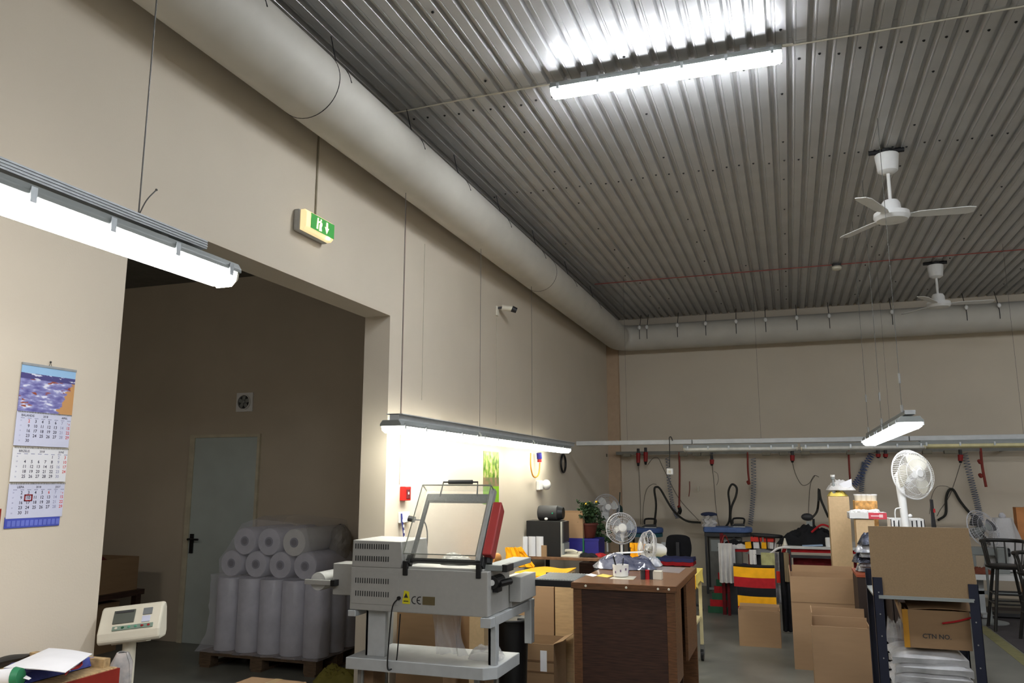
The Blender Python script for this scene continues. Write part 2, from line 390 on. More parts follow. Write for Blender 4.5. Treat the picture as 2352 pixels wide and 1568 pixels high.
G().cyl((nx, wy-1.0, zb+.1), (nx, wy-1.0, wz-.02), .009, n=8).build('wire_clamp', ZINC, n1)
# ceiling mounted
cl = fitting('tube_light', 'bright white tube light fixed against the corrugated ceiling', (-.62, 4.66, 4.06), 'x', 1.42, emit('lit_diffuser_bright', (.91, .95, 1), LAMP*3.2), w=.11, clips=6, cap=CAPC)
wc = G().tube([(.10, 4.66, 4.16), (.16, 4.7, 4.18), (.3, 4.74, 4.192), (2.5, 4.73, 4.192), (7.9, 4.73, 4.192)], .005, 6).build('ceiling_cable', OFFW, None); tag(wc, 'thin pale cable clipped across the ceiling right of the bright light', 'cable')
wc = G().tube([(-2.6, 4.76, 4.19), (-2, 4.73, 4.192), (-1.36, 4.7, 4.18)], .005, 6).build('ceiling_cable', OFFW, None); tag(wc, 'thin pale cable clipped to the ceiling between duct and bright light', 'cable')
# left wall row of three on one long rail
rx = -2.5; zr = 1.905
ys = [yy for yy in (AX(897, 985, rx).y, AX(1298, 1035, rx).y)]; Ls = (ys[1]-ys[0]-.12)/3
lab = ['first and brightest lit tube light of the wall row, beside the wide opening', 'middle lit tube light of the row along the left wall, above the poster side', 'last lit tube light of the left wall row, nearest the room corner']
for k in range(3):
    f = fitting('tube_light', lab[k], (rx, ys[0]+Ls/2+k*(Ls+.06), zr), 'y', Ls, LITG if k else LITG1, w=.15, clips=5, cap=CAPG)
    yc = ys[0]+k*(Ls+.06)
    if k < 3: wire(f, (rx, yc+.14, zr+.08), (rx, yc+.14, DZ-DR+(.01 if False else .0)))
rl = G(); rl.box(rx-.035, ys[0]+.05, zr+.087, rx+.035, ys[1]+.3, zr+.13); rl.box(rx-.06, ys[0]+.05, zr+.125, rx+.06, ys[1]+.3, zr+.131)
tag(rl.build('mounting_rail', MGRE2), 'grey metal rail carrying the row of lit lights along left wall', 'rail')
# right hanging pair
hx = .79
for k, (ya, yb, lb) in enumerate(((5.95, 7.36, 'near lit tube light of the hanging pair above the desk fan'), (7.44, 8.85, 'far lit tube light of the hanging pair, partly behind the near one'))):
    f = fitting('tube_light', lb, (hx, (ya+yb)/2, 1.935), 'y', yb-ya, LITH, w=.15, clips=4, cap=CAPC, trunk=(-.72, .72))
    for yy in ((6.0, 7.3) if k == 0 else (8.5,)):
        wire(f, (hx-.04, yy, 2.05), (hx-.04, yy, CZ)); G().cyl((hx-.04, yy, 2.05), (hx-.04, yy, 2.1), .01, n=8).build('wire_clamp', ZINC, f)
        G().cyl((hx-.04, yy, 2.25+.1*k), (hx-.04, yy, 2.32+.1*k), .008, n=8).build('wire_grip', ZINC, f)
# unlit row across the room near back (runs along x)
TY = 9.9; tz = 1.9
tr = thing('cable_trunking', 'long pale cable trunking hung level across the room before the back wall', 'trunking', (0, TY, 2.02))
for a, b in ((-2.55, -1.1), (-1.1, 1.28), (1.28, 3.6), (3.6, 6.5)):
    G().box(a+.004, TY-.05, 2.02, b-.004, TY+.05, 2.075).build('trunk_section', MGRE2, tr, bevel=.006)
for x in (-1.9, -.3, 1.1, 2.4): wire(tr, (x, TY, 2.07), (x, TY, CZ), .0015)
fl = ['unlit grey twin tube light hanging left of centre under the trunking', 'unlit grey tube light under the trunking, right behind the lit pair', 'unlit cream tube light under the trunking at right edge']
xa, _, _, _ = R(1570, 1030, 2095, 1040, TY)
f = fitting('tube_light', fl[0], (xa+.66, TY, 1.925), 'x', 1.3, UNLIT, w=.15, clips=6)
f = fitting('tube_light', fl[1], (xa+2.0, TY, 1.925), 'x', 1.3, UNLIT, w=.15, clips=6)
f = fitting('tube_light', fl[2], (AY(2112, 1025, TY).x+.72, TY, 1.935), 'x', 1.42, mat('cream_diffuser', (214, 206, 160), .4), w=.15, clips=5)
# fill lights added out of view to raise the brightness of the hall
FILL_LAMPS = (((3.4, 1.0), 'right of the camera'), ((3.6, 4.7), 'right of the bright one'), ((5.9, 8.8), 'near the right back'), ((-.6, -1.6), 'just behind the camera'), ((3.4, -2.2), 'behind the camera at right'), ((6.2, 4.7), 'far to the right'), ((6.2, .8), 'far right beside the camera'), ((.9, .2), 'above the camera'))
for (x, y), wh_ in FILL_LAMPS:
    fitting('tube_light', 'added ceiling fill light out of view '+wh_, (x, y, 4.075), 'x', 1.42, LITC if x < 0 else LITT, w=.11, clips=3)
fitting('tube_light', 'added fill light inside the annex, out of view', (-5.2, 1.0, 3.5), 'x', 1.2, emit('annex_fill_lamp', (1, .93, .86), 34), w=.11, clips=3)  # unseen lamp added to brighten the annex
# ======================= CEILING FANS, DETECTOR =======================
def ceiling_fan(label, x, y, zh, ang):
    t = thing('ceiling_fan', label, 'fan', (x, y, zh), 'white ceiling fans')
    G().cyl((x-.13, y, CZ-.01), (x+.13, y, CZ-.01), .022, n=8).cyl((x, y, CZ), (x, y, CZ-.05), .05, n=12).build('hook_plate', BLACK, t)
    G().lathe((x, y, CZ-.2), [(.045, 0), (.075, .02), (.09, .155), (.085, .16)], 20).build('canopy', WHITE, t, smooth=True)
    G().cyl((x, y, CZ-.2), (x, y, zh+.16), .014, n=10).build('rod', WHITE, t, smooth=True)
    G().lathe((x, y, zh), [(.05, 0), (.115, .012), (.135, .04), (.13, .075), (.075, .085), (.07, .15), (.055, .175), (.02, .18)], 24).build('motor', WHITE, t, smooth=True)
    for k in range(3):
        T = Matrix.Translation((x, y, zh+.05)) @ Matrix.Rotation(math.radians(ang+120*k), 4, 'Z') @ Matrix.Rotation(math.radians(-9), 4, 'X')
        g = G(T); g.prism([(.10, -.02), (.2, -.055), (.54, -.065), (.59, -.05), (.59, .03), (.54, .055), (.2, .045), (.10, .02)], 'z', -.003, .003)
        g.build('blade', WHITE, t, bevel=.001)
    return t
fx, fy = .874, 6.65; ceiling_fan('nearer and larger white three-blade ceiling fan at upper right', fx, fy, zat(fx, fy, 510), 4)
fx, fy = 1.81, 10.5; ceiling_fan('farther smaller white ceiling fan close to the back duct', fx, fy, zat(fx, fy, 708), 4)
p = AZ(1921, 606, 4.2)
sd = thing('smoke_detector', 'small round cream smoke detector on red cable under ceiling', 'detector', (p.x, p.y, 4.13))
G().lathe((p.x, p.y, 4.17), [(.05, 0), (.055, .03)], 18).build('base', DGREY, sd, smooth=True)
G().lathe((p.x, p.y, 4.12), [(.03, 0), (.055, .012), (.06, .035), (.05, .05)], 18).build('cover', OFFW, sd, smooth=True)
tag(G().cyl((BX+.4, 10.2, 4.193), (7.8, 10.2, 4.193), .006, n=6).build('alarm_cable', mat('red_cable', (150, 70, 62), .6)), 'thin red alarm cable running across the ceiling ribs', 'cable')
# ======================= LEFT WALL FITTINGS =======================
# calendar
U = Vector((0, 1, 0)); V = Vector((0, 0, 1))
cp = AX(111, 843, BX); cy = 2.34; ztop = 2.035
calr = thing('wall_calendar', 'three-month paper wall calendar with seaside picture, on wall by the opening', 'calendar', (BX, cy, 1.455))
sea = bpy.data.materials.new('seaside_print'); sea.use_nodes = True; nt = sea.node_tree; nn = nt.nodes; ll = nt.links
b = nn['Principled BSDF']; b.inputs['Roughness'].default_value = .35
tc = nn.new('ShaderNodeTexCoord'); sp = nn.new('ShaderNodeSeparateXYZ'); ll.new(tc.outputs['Generated'], sp.inputs[0])
no = nn.new('ShaderNodeTexNoise'); no.inputs['Scale'].default_value = 5; no.inputs['Detail'].default_value = 6; mp = nn.new('ShaderNodeMapping'); mp.inputs['Scale'].default_value = (1, 1, 2.6)
ll.new(tc.outputs['Generated'], mp.inputs[0]); ll.new(mp.outputs[0], no.inputs['Vector'])
def cr(stops, src):
    r = nn.new('ShaderNodeValToRGB'); e = r.color_ramp.elements
    while len(e) > 1: e.remove(e[-1])
    e[0].position = stops[0][0]; e[0].color = (*lin(stops[0][1]), 1)
    for p_, c_ in stops[1:]: q = e.new(p_); q.color = (*lin(c_), 1)
    ll.new(src, r.inputs[0]); return r
water = cr([(.3, (88, 84, 150)), (.45, (120, 118, 176)), (.56, (150, 152, 200)), (.64, (226, 226, 240))], no.outputs['Fac'])
no2 = nn.new('ShaderNodeTexNoise'); no2.inputs['Scale'].default_value = 4.5; ll.new(mp.outputs[0], no2.inputs['Vector'])
rock = cr([(0, (0, 0, 0)), (.63, (0, 0, 0)), (.65, (255, 255, 255))], no2.outputs['Fac'])
def mix(f, a_, b_):
    m_ = nn.new('ShaderNodeMix'); m_.data_type = 'RGBA'
    if f is not None: ll.new(f, m_.inputs[0])
    for i, q in ((6, a_), (7, b_)):
        if isinstance(q, tuple): m_.inputs[i].default_value = (*lin(q), 1)
        else: ll.new(q, m_.inputs[i])
    return m_.outputs[2]
def math_(op, a_, b_):
    m_ = nn.new('ShaderNodeMath'); m_.operation = op
    for i, q in ((0, a_), (1, b_)):
        if isinstance(q, (int, float)): m_.inputs[i].default_value = q
        else: ll.new(q, m_.inputs[i])
    return m_.outputs[0]
c1 = mix(rock.outputs[0], water.outputs[0], (150, 74, 52))
nz = math_('MULTIPLY', no.outputs['Fac'], .35)
shore = math_('GREATER_THAN', math_('ADD', math_('SUBTRACT', sp.outputs['Y'], math_('MULTIPLY', sp.outputs['Z'], .35)), nz), .88)
under = math_('LESS_THAN', sp.outputs['Z'], .70)
c2 = mix(math_('MULTIPLY', shore, under), c1, (196, 146, 92))
deep = math_('GREATER_THAN', sp.outputs['Z'], .70)
c3 = mix(deep, c2, mix(math_('GREATER_THAN', no.outputs['Fac'], .58), (72, 68, 126), (214, 216, 232)))
c4 = mix(math_('GREATER_THAN', sp.outputs['Z'], .82), c3, (150, 190, 226))
ll.new(c4, b.inputs['Base Color'])
ph = .18; y0, y1 = cy-.122, cy+.122
G().box(BX+.002, y0, ztop-ph, BX+.004, y1, ztop).build('picture_page', sea, calr)
G().box(BX+.001, y0-.001, ztop-.003, BX+.007, y1+.001, ztop+.006).build('metal_strip', ALU, calr)
G().tube([(BX+.004, cy-.006, ztop+.004), (BX+.004, cy, ztop+.022), (BX+.004, cy+.006, ztop+.004)], .001, 4, False).build('hanging_loop', DGREY, calr)
G().ell((BX+.004, cy, ztop+.022), (.004, .004, .004), 8, 5).build('nail', DGREY, calr)
LAV = mat('page_lavender', (200, 202, 222), .7, var=.01); INK = mat('ink', (66, 66, 84), .8); INKR = mat('ink_red', (214, 84, 74), .8); INKG = mat('ink_pale', (150, 152, 180), .8)
zt = ztop-ph-.002; spec_ = [(0, 30, 'BALANDIS', 'APRIL', LAV, -1), (4, 30, 'BIRZELIS', 'JUNE', PAPER, -1), (0, 31, 'LIEPA', 'JULY', LAV, 6)]
for mi, (st, nd, ma, mb, pm, hol) in enumerate(spec_):
    hgt = .128; pg = G().box(BX+.003, y0-.002, zt-hgt, BX+.0055, y1-.004, zt).build('month_page', pm, calr)
    for k_ in range(1): 
        bi = G()
        for i in range(34): bi.box(BX+.0045, y0+.004+i*.0071, zt-.003, BX+.0075, y0+.0065+i*.0071, zt+.003)
        bi.build('spiral_binding', ZINC, pg)
    k = G(); kr = G(); kg = G(); X0 = BX+.0060
    k.text(ma, .012, (X0, y0+.045, zt-.013), U, V); k.text('2018', .011, (X0, cy, zt-.013), U, V); k.text(mb, .011, (X0, y1-.035, zt-.013), U, V)
    for c_ in range(8): kg.box(X0-.0003, y0+.024+c_*.0295-.008, zt-.024, X0+.0001, y0+.024+c_*.0295+.008, zt-.0215)
    for i in range(6):
        if i*7-st+1 > nd: continue
        kg.text(str(14+i+mi*4+(4 if mi else 0)), .007, (X0, y0+.018, zt-.033-i*.019), U, V)
    for dd in range(1, nd+1):
        if mi == 0: s_ = dd+5
        elif mi == 1: s_ = dd+3
        else: s_ = dd+5
        col, row = s_ % 7, s_//7
        if mi in (0, 2): row -= 0 if dd == 1 else 1
        pos = (X0, y0+.052+col*.0295, zt-.034-max(row, 0)*.0185)
        red = col == 6 or (mi == 0 and dd == 2) or dd == hol
        if mi in (0, 2) and dd == 1: kr.text('1', .009, (X0, pos[1]-.004, pos[2]), U, V); continue
        if mi in (0, 2) and dd == 8: kr.text('8', .009, (X0, pos[1]+.004, pos[2]-.003), U, V); continue
        (kr if red else (kg if col == 5 else k)).text(str(dd), .0165, pos, U, V)
    k.build('date_numbers', INK, pg); kr.build('red_date_numbers', INKR, pg); kg.build('pale_print', INKG, pg)
    if mi == 2:
        py_, pz_ = y0+.052+1*.0295, zt-.034-.0185; m_ = G()
        for a_ in ((-.017, -.0125, .017, -.0085), (-.017, .0085, .017, .0125), (-.017, -.0125, -.013, .0125), (.013, -.0125, .017, .0125)): m_.box(X0, py_+a_[0], pz_+a_[1], X0+.002, py_+a_[2], pz_+a_[3])
        m_.build('date_marker', REDP, calr)
    zt -= hgt+.007
G().box(BX+.002, y0-.004, zt-.028, BX+.0045, y1-.012, zt+.012).build('foot_band', mat('band_blue', (70, 82, 176), .6), calr)
g = G()
for i in range(12): g.box(BX+.0045, y0+.006+i*.019, zt-.022, BX+.0052, y0+.02+i*.019, zt-.001)
g.build('foot_print', mat('band_print', (104, 116, 200), .6), calr)
tag(G().box(BX+.001, AX(-12, 1190, BX).y-.05, AX(3, 1215, BX).z, BX+.004, AX(3, 1190, BX).y-.006, AX(3, 1168, BX).z).build('wall_sign', RED), 'edge of a small red sign on the wall at the left border', 'sign')
# exit sign
e0 = AX(706, 497, BX+.08); e1 = AX(764, 552, BX+.08); zc = 3.145; ey0, ey1 = e0.y-.02, e1.y
ex = thing('exit_sign', 'glowing green and cream running man exit sign on the left wall', 'sign', (BX, (ey0+ey1)/2, zc-.07))
G().box(BX, ey0-.01, zc-.068, BX+.045, ey1+.005, zc+.068).build('backplate', MGREY, ex, bevel=.012)
G().prism([(BX+.04, zc-.064), (BX+.07, zc-.064), (BX+.088, zc-.045), (BX+.09, zc+.045), (BX+.075, zc+.064), (BX+.04, zc+.064)], 'y', ey0, ey1).build('lamp_body', emit('sign_glow', (1, .80, .42), .42), ex, bevel=.006)
gw = ey1-ey0-.05; gy = ey0+.045
G().box(BX+.089, gy, zc-.043, BX+.0925, gy+gw, zc+.05).build('green_panel', emit('sign_green', (.05, .30, .06), .3), ex)
g = G(); xx = BX+.0928; c_ = gy+gw*.36
def pl(pts): g.prism([(gy+gw*a_, zc+.003+b_) for a_, b_ in pts], 'x', xx, xx+.002)
pl([(.22, -.035), (.25, .035), (.30, .038), (.28, -.035)]); pl([(.33, -.04), (.34, -.005), (.42, .02), (.46, .012), (.40, -.04)]); pl([(.36, -.038), (.34, .0), (.40, .008), (.45, -.038)])
g.ell((xx, gy+gw*.41, zc+.034), (.002, .008, .008), 10, 6); pl([(.30, .015), (.37, .025), (.46, .0), (.44, -.006), (.36, .012), (.31, .005)])
pl([(.58, .004), (.66, -.038), (.76, .004), (.705, .0), (.70, .036), (.635, .036), (.635, .0)])
g.build('running_man_and_arrow', emit('sign_white', (1, .9, .62), .55), ex)
G().ell((BX+.09, ey1-.06, zc-.055), (.008, .011, .009), 10, 6).build('indicator_lamp', emit('led', (1, 1, 1), 6), ex, smooth=True)
cx_ = AX(727, 400, BX).y
tag(G().cyl((BX+.006, cx_, zc+.06), (BX+.006, cx_, 4.2), .006, n=6).build('conduit', mat('conduit_tan', (150, 140, 120), .6)), 'thin conduit dropping from duct to exit sign', 'conduit')
tag(G().cyl((BX+.004, 5.38, 1.56), (BX+.004, 5.38, 4.2), .003, n=6).build('alarm_cable', mat('cable_pale', (170, 150, 140), .6)), 'thin vertical cable on the wall above the red call point', 'cable')
for px, ya, yb, lb in ((975, 560, 920, 'thin vertical wall cable left of the security camera'), (1140, 730, 975, 'thin vertical wall cable just under the security camera')):
    q = AX(px, ya, BX); z2 = AX(px, yb, BX).z; tag(G().cyl((BX+.003, q.y, z2), (BX+.003, q.y, q.z), .003, n=6).build('wall_cable', mat('cable_wall', (186, 178, 160), .7)), lb, 'cable')
# security camera
q = AX(1140, 712, BX)
sc_ = thing('security_camera', 'white bullet security camera with black front high on left wall', 'camera', (BX, q.y, q.z-.07))
G().box(BX, q.y-.03, q.z-.06, BX+.02, q.y+.03, q.z+.04).build('wall_bracket', OFFW, sc_, bevel=.006)
G().cyl((BX+.015, q.y, q.z+.02), (BX+.07, q.y+.03, q.z+.03), .012, n=10).build('arm', DGREY, sc_, smooth=True)
G().cyl((BX+.05, q.y+.03, q.z+.03), (BX+.15, q.y+.07, q.z+.018), .03, n=16).build('camera_body', OFFW, sc_, smooth=True)
G().cyl((BX+.145, q.y+.068, q.z+.019), (BX+.19, q.y+.088, q.z+.0), .033, .028, n=16).build('lens_hood', BLACK, sc_, smooth=True)
# red call point
q = AX(925, 1133, BX)
rb = thing('fire_call_point', 'small red fire alarm call point on the wall beside the opening', 'alarm', (BX, q.y, q.z-.055))
G().box(BX, q.y-.05, q.z-.052, BX+.045, q.y+.05, q.z+.052).build('case', mat('alarm_red', (190, 28, 24), .4), rb, bevel=.005)
G().box(BX+.045, q.y-.028, q.z-.035, BX+.048, q.y+.03, q.z+.03).build('window', DRED, rb)
G().box(BX+.048, q.y-.008, q.z-.006, BX+.05, q.y+.01, q.z+.012).build('label_dot', WHITE, rb)
# socket with plug and lanyard
q = AX(920, 1188, BX)
so = thing('wall_socket', 'white wall socket with black plug behind the sealing machine', 'socket', (BX, q.y, q.z-.04))
G().box(BX, q.y-.04, q.z-.04, BX+.02, q.y+.11, q.z+.04).build('plate', WHITE, so, bevel=.004)
G().cyl((BX+.02, q.y+.09, q.z-.01), (BX+.07, q.y+.1, q.z-.02), .022, n=12).build('plug', BLACK, so)
G().tube([(BX+.07, q.y+.1, q.z-.02), (BX+.1, q.y+.2, q.z-.04), (BX+.1, q.y+.26, q.z-.15), (BX+.08, q.y+.27, q.z-.35)], .005).build('cord', DGREY, so)
ly = thing('lanyard', 'blue and white printed lanyard looped over the wall socket', 'lanyard', (BX+.03, q.y, q.z-.3))
G().sheet(lambda u, v: (BX+.03+.01*math.sin(v*4), q.y-.04+.025*u+.05*(1-v)**2, q.z-.28+.31*v), 2, 14, .002).build('strap', mat('lanyard_blue', (48, 52, 120), .8), ly)
g = G()
for i in range(7): g.box(BX+.029+.01*math.sin(i*.5)+.003, q.y-.034+.05*(1-(i+.5)/7)**2, q.z-.27+i*.04, BX+.034+.01*math.sin(i*.5)+.003, q.y-.022+.05*(1-(i+.5)/7)**2, q.z-.25+i*.04)
g.build('print', WHITE, ly)
# poster
pa = AX(1110, 1035, BX); pb = AX(1145, 1155, BX)
po = bpy.data.materials.new('poster_print'); po.use_nodes = True; nt = po.node_tree; nn = nt.nodes; ll = nt.links; b = nn['Principled BSDF']; b.inputs['Roughness'].default_value = .4
tc = nn.new('ShaderNodeTexCoord'); sp = nn.new('ShaderNodeSeparateXYZ'); ll.new(tc.outputs['Generated'], sp.inputs[0]); no = nn.new('ShaderNodeTexNoise'); no.inputs['Scale'].default_value = 7; no.inputs['Detail'].default_value = 5; ll.new(tc.outputs['Generated'], no.inputs['Vector'])
up = cr([(.35, (60, 96, 30)), (.5, (130, 160, 60)), (.62, (190, 170, 130))], no.outputs['Fac']); mid = cr([(.4, (90, 110, 60)), (.6, (140, 110, 90))], no.outputs['Fac'])
ll.new(mix(math_('LESS_THAN', sp.outputs['Z'], .33), mix(math_('LESS_THAN', sp.outputs['Z'], .5), up.outputs[0], mid.outputs[0]), (122, 170, 30)), b.inputs['Base Color'])
tag(G().box(BX+.001, pa.y, pb.z, BX+.004, pb.y, pa.z).build('poster', po), 'tall narrow green nature poster on the lit left wall', 'poster')
# wall fan socket cluster with orange cord
q = AX(1237, 1113, BX)
wb = thing('socket_box', 'white round-cornered socket box with orange cord on left wall', 'socket', (BX, q.y, q.z-.05))
G().box(BX, q.y-.1, q.z-.06, BX+.05, q.y+.02, q.z+.05).build('box', WHITE, wb, bevel=.01)
G().ell((BX+.07, q.y+.08, q.z), (.05, .08, .06), 14, 8).build('round_cover', WHITE, wb, smooth=True)
oc = AX(1220, 1045, BX+.05); oe = AX(1238, 1060, BX+.05)
cd = thing('hanging_cable', 'orange cable loop hanging from blue and red plug under wall lights', 'cable', (BX+.05, q.y, q.z))
G().tube([AX(1219, 1040, BX+.06), AX(1219, 1070, BX+.06), AX(1224, 1092, BX+.06), AX(1232, 1095, BX+.06), AX(1238, 1085, BX+.06), AX(1240, 1062, BX+.06)], .008).build('cord', mat('orange_cord', (206, 140, 40), .5), cd)
p1, p2, p3 = AX(1239, 1061, BX+.06), AX(1239, 1053, BX+.06), AX(1238, 1040, BX+.06)
G().cyl(p1, p2, .025, n=12).build('red_plug', REDP, cd); G().cyl(p2, p3, .03, n=12).build('blue_connector', BLU2, cd)
q = AX(1294, 1064, BX+.03)
tag(G().torus((BX+.03, q.y, q.z), (1, 0, 0), .11, .014, 30, 8).build('rubber_ring', BLACK, smooth=True), 'black rubber ring hanging on left wall below the last lit light', 'ring')
# ======================= GENERIC BUILDERS =======================
def carton(name, label, x0, x1, y0, y1, z0, z1, m=CARD, flaps='', group=None, fl=.14, lid=False, tape=False, rz=0):
    """cardboard box: four walls, floor, and open flaps (letters f b l r) standing up with a slight tilt"""
    t = thing(name, label, 'box', ((x0+x1)/2, (y0+y1)/2, z0), group); e = .006
    g = G(); g.box(x0, y0, z0, x1, y0+e, z1).box(x0, y1-e, z0, x1, y1, z1).box(x0, y0+e, z0, x0+e, y1-e, z1).box(x1-e, y0+e, z0, x1, y1-e, z1).box(x0+e, y0+e, z0, x1-e, y1-e, z0+e)
    if lid: g.box(x0+e, y0+e, z1-e, x1-e, y1-e, z1-.001)
    g.build('body', m, t)
    a = random.uniform(4, 12)
    if 'f' in flaps: G(rot((x0, y0, z1), 'X', a)).box(x0+.004, y0, z1, x1-.004, y0+e*.8, z1+fl).build('flap', m, t)
    if 'b' in flaps: G(rot((x0, y1, z1), 'X', -a)).box(x0+.004, y1-e*.8, z1, x1-.004, y1, z1+fl).build('flap', m, t)
    if 'l' in flaps: G(rot((x0, y0, z1), 'Y', -a)).box(x0, y0+.004, z1, x0+e*.8, y1-.004, z1+fl).build('flap', m, t)
    if 'r' in flaps: G(rot((x1, y0, z1), 'Y', a)).box(x1-e*.8, y0+.004, z1, x1, y1-.004, z1+fl).build('flap', m, t)
    if tape: G().box((x0+x1)/2-.03, y0-.0015, z1-.1, (x0+x1)/2+.03, y1, z1+.001).build('tape', mat('packing_tape', (176, 148, 104), .3), t)
    if rz: t.rotation_euler.z = math.radians(rz)
    return t
def pedestal_fan(label, x, y, zh, Rr, yaw, pitch=8, zbase=0, base='floor', group=None, wirem=None, blade=None, body=None, dark=False):
    t = thing('pedestal_fan', label, 'fan', (x, y, zbase), group); wm = wirem or GUARD; body = body or WHITE; blade = blade or WHITE
    G().lathe((x, y, zbase), [(.17, 0), (.17, .015), (.06, .035), (.022, .05)], 24).build('base', body, t, smooth=True)
    G().cyl((x, y, zbase+.03), (x, y, zh-Rr*.55), .014, n=10).cyl((x, y, zh-Rr*.9), (x, y, zh-Rr*.35), .026, .034, n=12).build('pole', body, t, smooth=True)
    T = Matrix.Translation((x, y, zh)) @ Matrix.Rotation(math.radians(yaw), 4, 'Z') @ Matrix.Rotation(math.radians(-pitch), 4, 'X')
    # local: fan faces -y
    G(T).lathe((0, .02, -.01), [(.03, 0), (.06, .02), (.06, .11), (.035, .15), (.01, .155)], 16, (0, 1, 0)).cyl((0, .07, -.02), (0, .06, -Rr*.5), .024, n=10).build('motor', body, t, smooth=True)
    g = G(T)
    for yy, rr in ((-.075, Rr*.3), (-.07, Rr*.62), (-.05, Rr*.86), (.0, Rr), (.035, Rr*.86), (.045, Rr*.55)): g.torus((0, yy, 0), (0, 1, 0), rr, .0022 if rr < Rr else .006, 32, 4)
    N = 40
    for k in range(N):
        c_, s_ = math.cos(2*math.pi*k/N), math.sin(2*math.pi*k/N)
        g.tube([(c_*r_, yy, s_*r_) for r_, yy in ((.03, -.08), (Rr*.62, -.07), (Rr*.86, -.05), (Rr, 0), (Rr*.86, .035), (.05, .05))], .0013, 3, False)
    g.build('guard', wm, t)
    G(T).lathe((0, -.078, 0), [(.045, 0), (.04, .006), (.01, .008)], 16, (0, -1, 0)).build('guard_badge', body, t, smooth=True)
    G(T).lathe((0, .02, 0), [(.035, 0), (.035, .04), (.02, .05)], 14, (0, -1, 0)).build('hub', body, t, smooth=True)
    for k in range(3):
        def fn(u, v, k=k):
            r_ = .03+u*(Rr*.84-.03); wd = (.25+.75*math.sin(math.pi*min(1, u*.62+.15)))*1.0; an = 2*math.pi*k/3+(v-.5)*wd+.35*u
            return (r_*math.cos(an), -.02+(v-.5)*.045, r_*math.sin(an))
        G(T).sheet(fn, 8, 5, .002).build('blade', blade, t, smooth=True)
    return t
def cloth(name, label, catg, c, rx_, ry_, h, m, seed=1, group=None, n=26):
    """crumpled heap resting on a surface at c"""
    from mathutils import noise as N_
    o = Vector((seed*3.7, seed*1.3, seed*.7))
    def fn(u, v):
        a, b_ = u*2-1, v*2-1; q = max(abs(a), abs(b_)); e = (1-q**3)
        k = .62+.38*N_.noise(Vector((a*1.6, b_*1.6, 0))+o)+.38*(.5-abs(N_.noise(Vector((a*4.2, b_*4.2, 2))+o)))+.12*N_.noise(Vector((a*10, b_*10, 5))+o)
        wob = 1+.22*N_.noise(Vector((math.cos(math.atan2(b_, a))*1.5, math.sin(math.atan2(b_, a))*1.5, 7))+o)
        return (c[0]+a*rx_*wob*(1-.25*b_*b_), c[1]+b_*ry_*wob*(1-.25*a*a), c[2]+max(h*e*max(k, .1), .004))
    g = G().sheet(fn, n, n, .003); return tag(g.build(name, m, smooth=True), label, catg, group)
def hang(name, m, parent, x0, x1, y, z1, z0, amp=.02, waves=4, taper=0, seed=0, mats=None):
    """hanging folded cloth"""
    def fn(u, v):
        xm = (x0+x1)/2; hw = (x1-x0)/2*(1-taper*(1-v)); return (xm+(u*2-1)*hw, y+amp*math.sin(u*waves*6.28+seed+v*1.3)*(.3+.7*v), z1+(z0-z1)*v)
    return G().sheet(fn, 24, 8, .004).build(name, m, parent, smooth=True)
# ======================= WORKBENCH AND THINGS ON IT (bottom left) =======================
BT = .93
c = AZ(270, 1531, BT); bxr = AZ(270, 1531, BT).x; byf = c.y
wbn = thing('workbench', 'red workbench with strand board top along the left wall, bottom left', 'workbench', (-2.5, 1.6, 0))
G().box(BX+.01, -.6, BT-.02, bxr, byf, BT).build('top_board', OSB, wbn, bevel=.002)
G().box(bxr, -.6, BT-.075, bxr+.006, byf, BT-.004).box(BX+.01, byf, BT-.075, bxr+.006, byf+.006, BT-.004).build('edge_rail', RED, wbn)
G().box(BX+.03, -.55, .75, bxr-.03, byf-.03, BT-.075).build('apron', mat('deep_red_paint', (96, 20, 16), .5), wbn)
for x in (BX+.05, bxr-.05):
    for y in (byf-.05, .8, -.5): G().box(x-.03, y-.03, 0, x+.03, y+.03, BT-.07).build('leg', RED, wbn)
G().box(bxr-.012, .9, .74, bxr+.012, byf-.08, BT-.1).build('drawer_front', RED, wbn, bevel=.004)
tb = G().box(BX+.02, byf-.035, BT, bxr-.03, byf-.005, BT+.03); tag(tb.build('wood_batten', OSB), 'short wooden batten lying along the far end of the red workbench', 'wood')
def lay(name, label, pxs, z, m, th=.002, catg='paper', lift=0, group=None):
    """flat item on bench from its corner pixels at height z"""
    P_ = [AZ(a, b_, z) for a, b_ in pxs]
    def fn(u, v):
        p = (P_[0]*(1-u)+P_[1]*u)*(1-v)+(P_[3]*(1-u)+P_[2]*u)*v
        return (p.x, p.y, z+lift*math.sin(math.pi*u)*math.sin(math.pi*v*.8+.3)+.002)
    return tag(G().sheet(fn, 10, 10, th).build(name, m, smooth=True), label, catg, group)
cb = G()
def fnb(u, v):
    P_ = [AZ(38, 1578, BT), AZ(238, 1524, BT), AZ(190, 1508, BT+.02), AZ(0, 1540, BT)]
    p = (P_[0]*(1-u)+P_[1]*u)*(1-v)+(P_[3]*(1-u)+P_[2]*u)*v; e = 1-max(abs(2*u-1), abs(2*v-1))**6
    return (p.x, p.y, BT+.004+.03*e*(1+.25*math.sin(9*u)+.2*math.sin(11*v+2)))
tag(cb.sheet(fnb, 18, 10, .004).build('folded_garment', mat('blue_garment', (72, 84, 168), .7, var=.2, scale=20), smooth=True), 'blue folded garment in clear bag on the red workbench', 'garment')
tag(G().sheet(lambda u, v: (lambda p: (p.x, p.y, BT+.041+.006*math.sin(6*u)))(AZ(150+40*u, 1545-27*u+7*v, BT+.04)), 8, 3, .003).build('red_strip', REDC, smooth=True), 'red cloth strip showing across the blue bagged garment', 'cloth')
